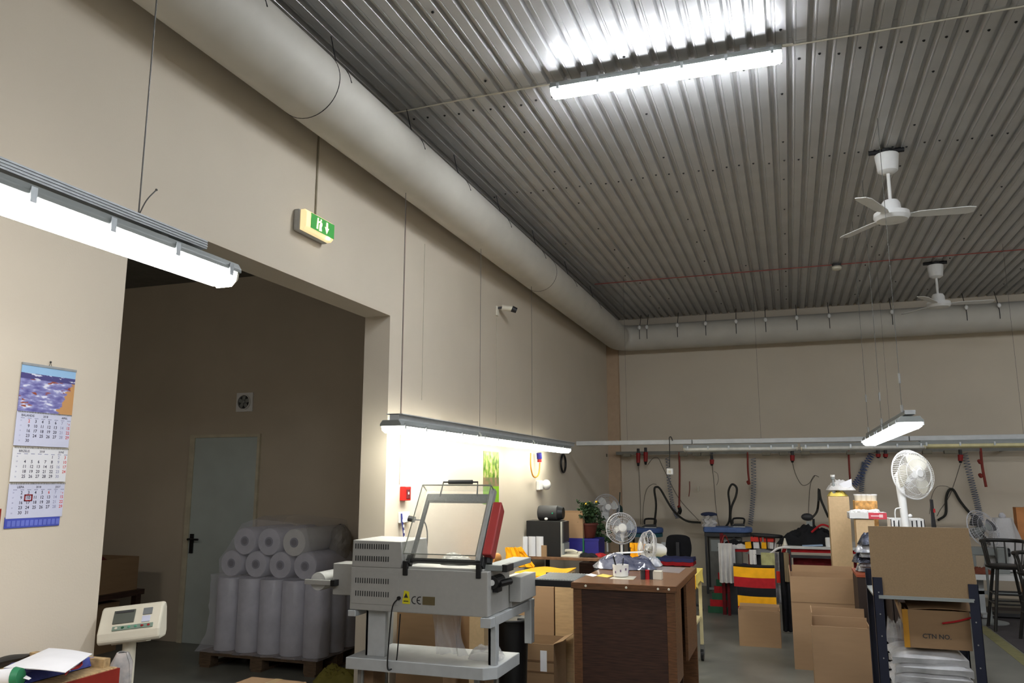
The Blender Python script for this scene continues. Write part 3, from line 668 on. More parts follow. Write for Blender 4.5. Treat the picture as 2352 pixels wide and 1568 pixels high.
lay('paper_sheet', 'printed white sheet lying on the blue garment, topmost on bench', [(8, 1534), (150, 1545), (212, 1502), (112, 1489)], BT+.055, PAPER, .002, lift=.012)
lay('paper_sheet', 'lower white sheet fanned out under the printed sheet on bench', [(60, 1537), (160, 1541), (190, 1516), (130, 1500)], BT+.047, PAPER, .002)
lay('paper_sheet', 'loose white paper at the left border of the workbench', [(-30, 1512), (60, 1500), (58, 1494), (-30, 1492)], BT+.01, PAPER, .003)
lay('black_folder', 'glossy black strip lying on the workbench behind the papers', [(-30, 1532), (50, 1512), (78, 1501), (-30, 1515)], BT+.02, BLACK, .01, 'folder', lift=.012)
lay('bag_label', 'small white tag on the blue bagged garment', [(53, 1558), (66, 1562), (72, 1558), (60, 1552)], BT+.034, PAPER, .001, 'label')
a_ = AZ(-10, 1560, BT+.03); b_ = AZ(34, 1556, BT+.035)
rl_ = thing('paper_roll', 'white roll with green end cap on the left of workbench', 'roll', a_)
G().cyl(a_, b_, .03, n=18).build('roll_body', PAPER, rl_, smooth=True); G().cyl(b_, b_+(b_-a_).normalized()*.02, .034, .028, n=18).build('green_end', mat('green_cap', (40, 120, 80), .5), rl_, smooth=True)
p = AZ(-2, 1490, BT+.03)
bg = thing('crumpled_bag', 'crumpled white and brown bag at back left of the workbench', 'bag', (p.x, p.y, BT))
G().ell((p.x-.03, p.y, BT+.045), (.07, .05, .05), 14, 9, .12, 3).build('bag_body', WCL, bg); G().sheet(lambda u, v: (p.x+.0+.11*u, p.y-.05+.02*v, BT+.10-.08*u+.02*v), 6, 4, .003).build('bag_flap', mat('brown_wrap', (110, 84, 66), .6), bg)
# weighing scale indicator
q = AZ(305, 1478, 1.02); sy = 2.75; p = AY(298, 1470, sy)
sx, sz = p.x, zat(p.x, sy, 1478)
ws = thing('weighing_scale', 'cream digital weighing scale head on a post beyond the workbench', 'scale', (sx, sy, 0))
G().cyl((sx, sy, .1), (sx, sy, sz+.02), .026, n=14).build('post', OFFW, ws, smooth=True)
G().box(sx-.24, sy-.2, .04, sx+.24, sy+.3, .1).build('platform', ALU, ws, bevel=.006)
for i in (-1, 1):
    for j in (-.15, .25): G().cyl((sx+i*.18, sy+j, 0), (sx+i*.18, sy+j, .05), .022, n=10).build('foot', BLACK, ws)
T = Matrix.Translation((sx+.015, sy, sz+.085)) @ Matrix.Rotation(math.radians(24), 4, 'Z') @ Matrix.Rotation(math.radians(-6), 4, 'Y') @ Matrix.Scale(.80, 4)
pr = [(-.075, -.085), (-.09, -.07), (-.085, -.03), (-.01, .078), (.01, .09), (.04, .085), (.05, .06), (.03, -.06), (.01, -.085)]
G(T).prism(pr, 'x', -.155, .155).build('display_head', OFFW, ws, bevel=.008)
G(T).prism([(.0, -.1), (.07, -.11), (.075, -.02), (.04, .0)], 'x', -.12, .06).build('rear_bracket', OFFW, ws, bevel=.004)
Tf = T @ Matrix.Translation((0, -.05, .022)) @ Matrix.Rotation(math.radians(-34.8), 4, 'X')   # front face frame: x right, z up the slope
G(Tf).box(-.085, -.006, -.015, .02, .02, .055).build('display_window', mat('lcd', (84, 88, 80), .2, var=.03), ws)
G(Tf).box(-.078, -.008, .040, .013, .0, .050).build('display_header', DGREY, ws)
G(Tf).box(.06, -.005, .02, .105, .02, .055).build('info_panel', mat('lcd2', (116, 120, 122), .3), ws)
G(Tf).box(.06, -.005, -.02, .10, .02, .012).build('blue_label', mat('label_blue', (190, 194, 214), .5), ws)
G(Tf).box(-.08, -.006, -.052, .12, .02, -.03).build('button_strip', mat('strip_green', (120, 140, 126), .4), ws)
for i in range(6): G(Tf).ell((-.06+i*.032, -.008, -.041), (.008, .003, .006), 10, 5).build('button', [OFFW, GRN, mat('btn_g', (80, 150, 120), .5), mat('btn_g', (80, 150, 120), .5), REDP, REDP][i], ws)
rgy = 2.66; rgx = AY(281, 1500, rgy).x; rgz = zat(rgx, rgy, 1498)
g = G()
def fnr(u, v):
    an = 2*math.pi*u; r_ = (.034+.008*math.sin(3*an+7*v)+.02*v*v)*(1 if v > .02 else .5)
    return (rgx+r_*math.cos(an), rgy+r_*math.sin(an), rgz-.55*v)
tag(g.sheet(fnr, 20, 14, .004).build('draped_rag', mat('rag', (196, 186, 180), .9, c2=(150, 150, 150), scale=22, bump=.4, bscale=20), smooth=True), 'white patterned cloth wrapped round the weighing scale post', 'cloth')
# ======================= ANNEX: PALLET OF FILM ROLLS =======================
px0, px1, py0, py1 = -4.93, -3.76, 5.95, 6.70
pl_ = thing('pallet', 'worn wooden pallet under the wrapped film rolls in the annex', 'pallet', ((px0+px1)/2, (py0+py1)/2, 0))
for i in range(3):
    y = py0+.05+i*(py1-py0-.1)/2
    for j in range(3):
        x = px0+.06+j*(px1-px0-.12)/2; G().box(x-.06, y-.05, .02, x+.06, y+.05, .10).build('block', PALW, pl_)
for i in range(3): y = py0+.05+i*(py1-py0-.1)/2; G().box(px0, y-.05, .10, px1, y+.05, .118).build('stringer_board', PALW, pl_)
for j in range(3): x = px0+.06+j*(px1-px0-.12)/2; G().box(x-.05, py0, 0, x+.05, py1, .02).build('bottom_board', PALW, pl_)
for j in range(6): x = px0+.07+j*(px1-px0-.14)/5; G().box(x-.065, py0, .118, x+.065, py1, .136).build('deck_board', PALW, pl_)
def film_roll(name, label, c, axis, Rr, L, group, m=ROLL):
    c = Vector(c); d = Vector(axis); t = thing(name, label, 'roll', c, group); a = c-d*L/2; b_ = c+d*L/2
    G().lathe(a, [(Rr*.38, .0), (Rr-.004, .0), (Rr, .006), (Rr, L-.006), (Rr-.004, L), (Rr*.38, L)], 28, d).build('film', m, t, smooth=True)
    G().lathe(a-d*.003, [(Rr*.36, 0), (Rr*.36, .004)], 18, d).build('core', mat('core_grey', (132, 132, 144), .6), t)
    G().lathe(a-d*.004, [(Rr*.24, 0), (Rr*.24, .003)], 16, d).build('core_hole', mat('core_shade', (96, 96, 106), .7), t)
    return t
r_ = .112; ztop_ = zat(-4.4, 6.0, 1327)
vn = ['film roll standing upright at left front of pallet', 'film roll standing second from left on pallet', 'film roll standing third from left on pallet', 'film roll standing fourth from left on pallet', 'film roll standing at right front corner of pallet']
for i in range(5):
    x = -4.75+i*.225
    film_roll('film_roll', vn[i], (x, 6.08, (.137+ztop_-.01)/2), (0, 0, 1), .109, ztop_-.01-.137, 'upright film rolls on the pallet')
    film_roll('film_roll', 'rear '+vn[i].replace('left front', 'left back').replace('right front', 'right back'), (x, 6.32, (.137+ztop_-.01)/2), (0, 0, 1), .109, ztop_-.01-.137, 'upright film rolls on the pallet')
    film_roll('film_roll', 'hindmost '+vn[i].replace('left front', 'left back').replace('right front', 'right back'), (x, 6.56, (.137+ztop_-.01)/2), (0, 0, 1), .109, ztop_-.01-.137, 'upright film rolls on the pallet')
z1_ = ztop_+r_; 
for i, (a, b_) in enumerate(((528, 1291), (584, 1298), (640, 1302), (697, 1305))):
    p = AY(a, b_, 6.0); film_roll('film_roll', ['lying film roll, leftmost of lower lying row on pallet', 'lying film roll, second from left of the lower lying row', 'lying film roll, third from left of the lower lying row', 'lying film roll, rightmost of lower lying row with bright side'][i], (p.x, 6.33, z1_), (0, 1, 0), r_, .62, 'lying film rolls on the pallet')
for i, (a, b_) in enumerate(((563, 1228), (618, 1240), (676, 1237))):
    p = AY(a, b_, 6.0); film_roll('film_roll', ['top film roll at left, bluish under stretch film', 'top film roll in the middle of the upper row', 'top film roll at right of the pile, bright white side'][i], (p.x, 6.33, z1_+r_*1.74), (0, 1, 0), r_*1.03, .66, 'lying film rolls on the pallet', m=(ROLL if i < 2 else mat('film_roll_white', (214, 214, 210), .35, var=.03)))
p = AY(600, 1200, 6.5)
# stretch film around the load
def wrap_sec(z, k):
    t_ = (z-.15)/(ztop_-.15)
    f0 = .10*max(0, 1-t_*3)**2
    return f0
g = G(); N = 56; rnd = random.Random(5)
secs = []
for j in range(15):
    z = .14+j*(ztop_+.02-.14)/14; fl_ = wrap_sec(z, j); rr = []
    for k in range(N):
        t_ = k/N*4; side = int(t_); u = t_-side
        X0_, X1_, Y0_, Y1_ = -4.87-fl_*.6, -3.735+fl_*.3, 5.962-fl_*.7, 6.69
        p = [(X0_+(X1_-X0_)*u, Y0_), (X1_, Y0_+(Y1_-Y0_)*u), (X1_-(X1_-X0_)*u, Y1_), (X0_, Y1_-(Y1_-Y0_)*u)][side]
        bul = .012*math.sin(u*(5 if side % 2 == 0 else 3)*2*math.pi)
        rr.append((p[0]+rnd.uniform(-.006, .006), p[1]+bul+rnd.uniform(-.006, .006), z))
    secs.append(rr)
g.add([p for s_ in secs for p in s_], [(j*N+k, j*N+(k+1) % N, (j+1)*N+(k+1) % N, (j+1)*N+k) for j in range(14) for k in range(N)])
sw = thing('stretch_wrap', 'clear crinkled stretch film wrapped round the rolls on the pallet', 'wrap', (-4.3, 6.3, .137))
g.build('lower_wrap', FILM, sw, smooth=True)
hull = [(AY(a, b_, 5.99).x, zat(AY(a, b_, 5.99).x, 5.99, b_)) for a, b_ in ((506, 1327), (503, 1285), (520, 1262), (538, 1235), (556, 1200), (590, 1190), (640, 1198), (705, 1203), (712, 1260), (728, 1290), (722, 1327))]
g = G(); pts = []
M_ = 6
for j in range(M_+1):
    for i, (hx_, hz_) in enumerate(hull): pts.append((hx_+rnd.uniform(-.008, .008), 5.985+.66*j/M_, hz_+rnd.uniform(-.01, .01)+(.012 if j else 0)))
n_ = len(hull)
g.add(pts, [(j*n_+i, j*n_+i+1, (j+1)*n_+i+1, (j+1)*n_+i) for j in range(M_) for i in range(n_-1)]+[tuple(range(n_))])
g.build('upper_wrap', FILM, sw, smooth=False)
# paper/pile right of rolls: soft bulky bag behind
p = AY(770, 1240, 6.5); tag(G().ell((p.x+.05, 6.5, p.z-.03), (.10, .12, .17), 16, 10, .06, 8).build('film_bag', mat('dull_bag', (150, 145, 138), .5, var=.1)), 'dull bulging plastic bag at the right of the roll pile', 'bag')
carton('carton', 'open brown carton heaped up in the dark left part of the annex', -7.15, -6.05, 5.75, 6.35, .55, .86, CARD2, 'f')
tb_ = thing('storage_table', 'dark low table in the left part of the annex', 'table', (-6.6, 6.05, 0))
G().box(-7.2, 5.7, .5, -6.0, 6.4, .55).build('table_top', WOODD, tb_)
for x in (-7.15, -6.05):
    for y in (5.75, 6.35): G().box(x-.03, y-.03, 0, x+.03, y+.03, .5).build('leg', WOODD, tb_)
cloth('red_textile', 'red and grey cloth bundle on the annex carton', 'cloth', (-6.45, 6.0, .80), .3, .22, .14, DRED, 4)
carton('carton', 'brown carton under the dark annex table', -6.85, -6.15, 5.85, 6.25, 0, .45, CARD2, '', lid=True)
# low things behind the sealing machine
p = AZ(775, 1548, .05); cloth('yellow_sack', 'olive yellow sack lying on the floor between pallet and sealing machine', 'sack', (p.x, p.y, 0), .2, .16, .12, mat('olive_sack', (128, 120, 52), .7), 9)
p = AZ(765, 1520, .1); cloth('red_bundle', 'dark red bundle behind the olive yellow sack', 'cloth', (p.x+.02, p.y+.55, 0), .1, .12, .38, DRED, 10)
p = AZ(628, 1562, .35)
cb_ = thing('carton', 'closed brown carton whose top just shows at the bottom border', 'box', (p.x, p.y-.1, 0))
x0, x1 = AZ(540, 1568, .35).x, AZ(716, 1562, .35).x; yb_ = AZ(600, 1556, .35).y
G().box(x0, yb_-.45, 0, x1, yb_, .345).build('body', CARD, cb_, bevel=.004)
for a, b_ in ((x0, (x0+x1)/2-.004), ((x0+x1)/2+.004, x1)): G().box(a+.004, yb_-.446, .345, b_-.004, yb_-.004, .352).build('flap', CARD, cb_)
G().box((x0+x1)/2-.025, yb_-.45, .352, (x0+x1)/2+.025, yb_+.001, .3535).build('tape', mat('packing_tape', (176, 148, 104), .3), cb_)
# ======================= SHRINK SEALING MACHINE =======================
Y0 = 4.65
def mx(px, py=1380): return AY(px, py, Y0).x
def mz(px, py): return zat(mx(px, py), Y0, py)
XL, XR = mx(803), mx(1115); ZB, ZT = mz(950, 1408), mz(1000, 1308); ZH = mz(870, 1241); SZ = mz(960, 1548); S1 = mz(960, 1520)
sm_ = thing('sealing_machine', 'grey shrink sealing machine with raised clear lid, standing in mid foreground', 'machine', ((XL+XR)/2, Y0+.4, 0))
YB_ = Y0+.50
G().box(XL, Y0, ZB, XR+.015, Y0+.40, ZT).build('body', MGREY, sm_, bevel=.006)
xp = mx(925); 
G().box(XL+.012, Y0-.004, ZB+.04, xp-.03, Y0, ZT-.03).build('side_panel', MGREY, sm_, bevel=.003)
xh = mx(921, 1270)
G().prism([(XL+.008, ZT), (xh, ZT), (xh+.012, ZT+.05), (xh, ZH-.004), (XL+.012, ZH)], 'y', Y0-.002, Y0+.38).build('control_hood', MGREY, sm_, bevel=.005)
for zy in (1255, 1283, 1334, 1364):
    g = G(); z_ = mz(870, zy)
    for i in range(15): x = mx(818+i*5.3, zy); g.box(x-.0032, Y0-.0055, z_-.016, x+.0032, Y0-.001, z_+.016)
    g.build('vent_slots', DGREY, sm_)
G().box(mx(925), Y0+.01, ZT, XR-.02, Y0+.38, ZT+.012).build('top_rim', MGREY, sm_, bevel=.003)
G().cyl((mx(917, 1373), Y0+.0, mz(917, 1373)), (mx(917, 1373), Y0-.012, mz(917, 1373)), .012, n=12).build('cable_gland', BLACK, sm_)
kx, kz = mx(917, 1373), mz(917, 1373)
G().tube([(kx, Y0-.012, kz), (kx-.03, Y0-.03, kz-.05), (kx-.045, Y0-.03, kz-.2), (kx-.055, Y0-.03, kz-.40), (kx-.035, Y0-.02, kz-.42), (kx-.01, Y0+.0, kz-.38), (kx-.005, Y0+.03, kz-.1)], .0045).build('power_cord', BLACK, sm_, smooth=True)
g = G(); a, b_ = mx(925, 1370), mx(942, 1370); g.box(a, Y0-.003, mz(933, 1386), b_, Y0, mz(933, 1374)); g.prism([(a+.004, mz(933, 1374)), (b_-.004, mz(933, 1374)), (b_-.008, mz(933, 1358)), (a+.010, mz(933, 1356))], 'y', Y0-.003, Y0)
g.build('warning_label', mat('label_yellow', (222, 212, 40), .5), sm_)
G().prism([(a+.010, mz(933, 1372)), (b_-.012, mz(933, 1372)), ((a+b_)/2-.001, mz(933, 1361))], 'y', Y0-.0045, Y0-.002).box(a+.008, Y0-.0045, mz(933, 1381), b_-.01, Y0-.002, mz(933, 1379)).build('warning_mark', DGREY, sm_)
# CE mark: two open rings
def arc(g, cx, cz, r, a0, a1, wd, bar=False):
    n = 14
    for i in range(n):
        t0, t1 = math.radians(a0+(a1-a0)*i/n), math.radians(a0+(a1-a0)*(i+1)/n)
        g.prism([(cx+(r-wd)*math.cos(t0), cz+(r-wd)*math.sin(t0)), (cx+r*math.cos(t0), cz+r*math.sin(t0)), (cx+r*math.cos(t1), cz+r*math.sin(t1)), (cx+(r-wd)*math.cos(t1), cz+(r-wd)*math.sin(t1))], 'y', Y0-.002, Y0)
g = G(); cz_ = mz(955, 1378); arc(g, mx(953, 1378), cz_, .024, 75, 285, .006); arc(g, mx(965, 1378), cz_, .024, 75, 285, .006); x = mx(965, 1378); g.box(x-.021, Y0-.002, cz_-.003, x-.002, Y0, cz_+.003)
g.build('ce_mark', DGREY, sm_)
G().box(mx(971, 1379), Y0-.003, mz(985, 1389), mx(999, 1379), Y0, mz(985, 1370)).build('rating_plate', mat('brass_plate', (120, 108, 78), .4, .4), sm_)
# stand
lt = .0
for px_a, px_b, nm in ((829, 874, 'l'), (1113, 1131, 'r')):
    a, b_ = mx(px_a, 1450), mx(px_b, 1450)
    G().box(a, Y0+.06, S1, b_, Y0+.10, ZB).box(a, Y0+.06, S1, a+.02, Y0+.2, ZB).build('stand_leg', MGRE2, sm_, bevel=.003)
G().box(XL+.02, Y0+.32, S1, XL+.08, Y0+.46, ZB).build('stand_leg', MGRE2, sm_, bevel=.003)
xr2 = mx(1131, 1450)
G().box(XR, Y0+.75, S1, XR+.05, Y0+.82, ZB).build('stand_leg', MGRE2, sm_, bevel=.003)
G().box(XL-.005, Y0-.01, ZB-.04, XL+.05, Y0+.38, ZB-.002).build('stand_bracket', MGRE2, sm_, bevel=.004)
G().box(XR-.03, Y0-.01, ZB-.06, XR+.04, Y0+.86, ZB-.002).build('stand_bracket', MGRE2, sm_, bevel=.004)
sp_ = [(mx(797, 1530), Y0-.02), (mx(1112, 1545), Y0-.02), (mx(1137, 1545), Y0+.04), (mx(1137, 1545), Y0+.46), (mx(797, 1530), Y0+.46)]
G().prism(sp_, 'z', SZ, S1).build('stand_shelf', MGRE2, sm_, bevel=.004)
for x in (XL+.07, XR-.07):
    for y in (Y0+.05, Y0+.38):
        fk = G().box(x-.012, y-.02, .09, x+.012, y+.02, SZ).build('caster_fork', ZINC, sm_); G().cyl((x-.014, y, .05), (x+.014, y, .05), .05, n=16).build('caster_wheel', BLACK, fk, smooth=True)
        G().cyl((x, y, .09), (x, y, SZ), .02, n=10).build('caster_stem', ZINC, sm_)
# right side mechanisms
xm = XR
G().box(xm+.02, Y0+.38, ZB+.04, xm+.10, Y0+.70, ZT-.07).build('motor_box', MGREY, sm_, bevel=.004)
G().box(xm-.1, Y0+.40, ZB, xm+.03, Y0+.85, ZT-.10).build('rear_body', MGREY, sm_, bevel=.004)
q = (xm+.05, Y0+.12, mz(1150, 1342))
G().cyl((q[0]-.03, Y0+.06, q[2]), (q[0]-.03, Y0+.2, q[2]), .04, n=16).cyl((q[0]-.0, Y0+.1, q[2]-.01), (q[0]+.02, Y0+.25, q[2]-.01), .022, n=10).box(xm+.01, Y0+.08, q[2]-.06, xm+.05, Y0+.16, q[2]-.02).build('drive_knob', BLACK, sm_, bevel=.002)
G().cyl((q[0]-.03, Y0+.058, q[2]), (q[0]-.03, Y0+.05, q[2]), .018, n=14).build('knob_cap', WHITE, sm_)
G().box(XR-.03, Y0+.05, ZT-.0, XR+.10, Y0+.6, ZT+.035).build('sealing_bed', HOUS, sm_, bevel=.005)
G().box(XR+.085, Y0+.05, ZT-.005, XR+.12, Y0+.18, ZT+.04).build('corner_block', BLACK, sm_, bevel=.005)
# lid: local frame at hinge, x along, y along tilt, z = normal (towards camera/up)
HX0, HX1, HZ = mx(937, 1288), mx(1098, 1290), mz(1010, 1290)
Lw = HX1-HX0; ang = math.radians(58)
top_p = (978-938)
LL = .475
TL = Matrix.Translation((HX0, Y0+.03, HZ)) @ Matrix(((1, 0, 0, 0), (0, math.cos(ang), -math.sin(ang), 0), (0, math.sin(ang), math.cos(ang), 0), (0, 0, 0, 1)))
G(TL).box(-.01, -.012, -.012, Lw+.02, .012, .012).build('hinge_bar', BLACK, sm_)
for x in (-.02, Lw+.0): 
    G(TL).box(x, -.03, -.03, x+.03, .03, .02).build('hinge_clamp', BLACK, sm_, bevel=.004)
    G().box(HX0+x-.012, Y0-.01, HZ-.09, HX0+x+.02, Y0+.03, HZ).build('hinge_foot', BLACK, sm_, bevel=.004)
g = G(TL); g.box(0, 0, -.01, .022, LL, .012); g.box(0, LL-.055, -.012, Lw, LL, .012); g.build('lid_frame', mat('lid_frame_grey', (44, 44, 45), .4), sm_)
G(TL).box(Lw-.022, 0, -.012, Lw+.008, LL+.03, .03).build('lid_rail', ALU, sm_)
g = G(TL); hh_ = .085; e = .004
g.box(-.012, 0, .012, -.012+e, LL+.02, hh_); g.box(Lw-e, 0, .012, Lw, LL+.02, hh_); g.box(-.012, LL+.02, .012, Lw, LL+.02+e, hh_); g.box(-.012, -.0, .012, Lw, e, hh_); g.box(-.012, 0, hh_, Lw, LL+.02, hh_+e)
g.build('acrylic_cover', ACRY, sm_)
g = G(TL)
for x in (-.012, Lw): g.box(x-.002, 0, hh_, x+.002, LL+.02, hh_+.006); g.box(x-.002, LL+.018, .012, x+.002, LL+.026, hh_)
g.box(-.012, LL+.018, hh_, Lw, LL+.024, hh_+.006); g.box(-.012, 0, hh_, Lw, .004, hh_+.006)
g.build('cover_edges', mat('acrylic_edge', (120, 122, 112), .3), sm_)
g = G(TL); g.tube([(Lw*.2, LL-.02, .01), (Lw*.22, LL+.08, .03), (Lw*.74, LL+.08, .03), (Lw*.76, LL-.02, .01)], .006, 8, False); g.cyl((Lw*.30, LL+.08, .03), (Lw*.66, LL+.08, .03), .015, n=10); g.build('lid_handle', DGREY, sm_)
g = G(TL); g.prism([(.04, .03), (LL-.065, .03), (LL-.09, -.05), (.05, -.05)], 'x', Lw+.012, Lw+.075); g.build('red_counter_arm', mat('arm_red', (150, 44, 42), .45), sm_, bevel=.008)
G(TL).cyl((Lw+.03, .06, -.04), (Lw+.03, .02, -.05), .03, n=10).build('arm_foot', BLACK, sm_)
cloth('plastic_scrap', 'crumpled clear plastic scrap lying on the bed under the raised lid', 'plastic', (mx(1010, 1290), Y0+.25, ZT+.013), .11, .09, .07, mat('scrap', (226, 224, 214), .3), 12)
# roller conveyor
CZc = .915; pA = AZ(1165, 1338, CZc-.01); pB = AZ(1325, 1342, CZc-.01)
cv = thing('roller_conveyor', 'short roller conveyor with black rails between sealing machine and brown desk', 'conveyor', ((XR+pB.x)/2, pB.y+.2, ZB))
yA = pB.y; yD = yA+.42
for y in (yA, yD): G().box(XR+.05, y-.012, CZc-.03, pB.x, y+.012, CZc+.012).build('rail', BLACK, cv, bevel=.002)
nr = 15
for i in range(nr): x = XR+.09+(pB.x-XR-.12)*i/(nr-1); G().cyl((x, yA+.012, CZc+.004), (x, yD-.012, CZc+.004), (.0125), n=12).build('roller', ALU, cv, smooth=True)
# film unwinder to the left (rear of machine)
ux = AY(767, 1330, 4.95).x
un = thing('film_unwinder', 'grey film unwind box with arm left of the sealing machine', 'machine part', (ux, 5.0, 0))
x0, x1, z0, z1 = R(768, 1293, 806, 1365, 4.95)
G().box(x0, 4.93, z0, XL-.01, 5.1, z1).build('housing', MGREY, un, bevel=.004)
x0, x1, z0, z1 = R(703, 1331, 770, 1342, 4.9)
G().box(x0, 4.88, z0, x1-.02, 4.92, z1).build('arm', MGREY, un, bevel=.002); G().box(x1-.02, 4.87, z0-.004, x1+.01, 4.93, z1+.004).build('arm_end', BLACK, un)
G().box(XL-.05, 4.98, 0, XL-.02, 5.02, z0).build('support', DGREY, un)
p = AY(725, 1336, 4.9); 
g = G(); g.lathe((p.x, 4.93, p.z), [(.028, 0), (.06, 0), (.062, .01), (.062, .3), (.028, .3)], 24, (0, 1, 0)); g.build('film_roll', mat('roll_white', (206, 206, 204), .4), un, smooth=True)
G().lathe((p.x, 4.95, p.z), [(.029, 0), (.029, .24)], 20, (0, 1, 0)).build('core_hole', BLACK, un)
# things under the machine
carton('carton', 'plain tall carton standing behind the left stand leg of the sealing machine', BX+.06, BX+.42, 5.28, 5.7, 0, .8, CARD2, '', lid=True)
carton('carton', 'brown carton behind the middle of the sealing machine stand', BX+.42, BX+.66, 5.56, 5.9, 0, .78, CARD, '', lid=True)
x0, x1, _, _ = R(1078, 1420, 1112, 1480, 5.45)
carton('carton', 'narrow pale carton behind the right stand leg of the sealing machine', x0, x1, 5.45, 5.6, .0, .78, CARD3, '', lid=True)
for a, b_ in ((962, 1035),):
    def fnp(u, v): 
        x0_, x1_ = mx(a, 1450), mx(b_, 1450); return (x0_+(x1_-x0_)*u+.05*v*v, Y0+.18+.03*math.sin(9*u+4*v)+.02*math.sin(23*u), ZB-.0-v*(ZB-S1-.02))
    tag(G().sheet(fnp, 14, 12, .002).build('plastic_strip', BAGP), 'clear plastic film strip hanging under the sealing machine', 'plastic')
cloth('plastic_scrap', 'clear crumpled plastic on the lower shelf of the sealing machine', 'plastic', (mx(1085, 1500), Y0+.25, S1+.002), .12, .12, .08, BAGP, 21)
for i, (a, b_) in enumerate(((828, 853), (1090, 1110))):
    x0, x1, z0, z1 = R(a, 1542, b_, 1600, Y0+.1)
    tag(G().box(x0, Y0+.12, 0, x1, Y0+.28, SZ-.003).build('wood_block', mat('wood_block', (150, 120, 92), .8, var=.15)), ['wooden block under the left end of the machine shelf', 'wooden block under the right end of the machine shelf'][i], 'wood')
p = AY(1192, 1440, 5.75)
bk = thing('black_bin', 'black plastic motor bucket between sealing machine and front carton', 'bucket', (p.x, 5.75, 0))
zb_ = zat(p.x, 5.75, 1412); 
G().lathe((p.x-.05, 5.75, 0), [(.10, 0), (.12, zb_-.03)], 20).build('bucket_body', BLACK, bk, smooth=True); G().torus((p.x-.05, 5.75, zb_-.03), (0, 0, 1), .125, .01).build('rim', BLACK, bk, smooth=True); G().box(p.x-.0, 5.70, zb_-.05, p.x+.1, 5.8, zb_-.01).build('motor_unit', DGREY, bk, bevel=.01)
# ======================= CARTONS NEAR DESK =======================
ya = 6.1; x0, x1, z0, z1 = R(1142, 1476, 1272, 1568, ya)
fc = carton('carton', 'open brown carton with white label in front of the tall one, bottom centre', x0, x1, ya, ya+.36, 0, z1, CARD2, '', group=None)
e = .006
G().box(AY(1241, 1500, ya).x, ya-.002, zat(x0, ya, 1533), AY(1256, 1500, ya).x, ya, zat(x0, ya, 1486)).build('paper_label', PAPER, fc)
G().box(x0, ya-.0015, zat(x0, ya, 1512), x1, ya, zat(x0, ya, 1508)).box(x0, ya-.0015, zat(x0, ya, 1536), x1, ya, zat(x0, ya, 1533)).build('printed_line', mat('print_brown', (110, 82, 56), .8), fc)
cx_, cz_ = AY(1160, 1552, ya).x, zat(x0, ya, 1556); g = G()
for a_, b2 in (((-.018, .012), (.018, .012)), ((.018, .012), (0, -.018)), ((0, -.018), (-.018, .012))): g.cyl((cx_+a_[0], ya-.001, cz_+a_[1]), (cx_+b2[0], ya-.001, cz_+b2[1]), .0015, n=4)
g.build('printed_triangle', DGREY, fc)
G().sheet(lambda u, v: (x1-.006+.08*v, ya+.006+.35*u, z1-.0+.03*v), 4, 3, .004).build('flap', CARD2, fc)
x0, x1, z0, z1 = R(1190, 1346, 1272, 1470, 6.48)
carton('carton', 'tall plain closed carton behind the open one, beside the desk', x0, x1+.0, 6.48, 6.72, 0, z1, CARD, '', lid=True)
x0, x1, z0, z1 = R(1273, 1340, 1322, 1470, 6.48)
carton('carton', 'paler tall carton tucked between the plain carton and the desk', x0+.008, x1-.02, 6.48, 6.72, 0, z1, mat('cardboard_pale', (182, 152, 112), .85, stretch=(1, 1, 6)), '', lid=True)
# ======================= BROWN DESK =======================
DZt = .93; a = AZ(1325, 1332, DZt); b_ = AZ(1537, 1350, DZt); c_ = AZ(1592, 1303, DZt)
DX0, DX1, DY0, DY1 = a.x, b_.x+.02, (a.y+b_.y)/2, c_.y
dk = thing('desk', 'large brown veneered desk with dark side panel in the centre foreground', 'desk', ((DX0+DX1)/2, (DY0+DY1)/2, 0))
G().box(DX0-.01, DY0-.01, DZt-.035, DX1+.01, DY1+.01, DZt).build('desk_top', [WOODT], dk, bevel=.003)
G().box(DX0-.012, DY0-.014, DZt-.04, DX1+.012, DY0-.010, DZt-.002).box(DX1+.010, DY0-.012, DZt-.04, DX1+.014, DY1+.012, DZt-.002).build('top_edging', WOODR, dk)
for x in (DX0, DX1-.055): G().box(x, DY0, 0, x+.055, DY0+.03, DZt-.035).build('front_stile', WOODR, dk, bevel=.002)
G().box(DX0+.055, DY0+.006, 0, DX1-.055, DY0+.02, DZt-.035).build('side_panel', WOODD, dk)
G().box(DX0, DY1-.03, 0, DX1, DY1, DZt-.035).build('far_panel', WOODR, dk)
ym = DY0+.33
G().box(DX1-.025, DY0+.03, .32, DX1-.005, ym, DZt-.035).build('drawer_side', WOODR, dk)
G().box(DX0+.03, ym, .0, DX1-.01, ym+.02, DZt-.035).build('inner_panel', WOODD, dk)
G().box(DX1-.02, ym+.25, .36, DX1, DY1-.03, DZt-.06).build('cupboard_door', WOODR, dk, bevel=.002)
G().box(DX0, DY0+.03, 0, DX0+.018, DY1-.03, DZt-.035).build('back_panel', WOODD, dk)
for px_, py_ in ((1345, 1338), (1438, 1341), (1511, 1345), (1536, 1347)):
    p = AY(px_, py_, DY0-.014); G().lathe((p.x, DY0-.014, DZt-.02), [(.008, 0), (.006, .003)], 10, (0, -1, 0)).build('white_sticker_dot', OFFW, dk)
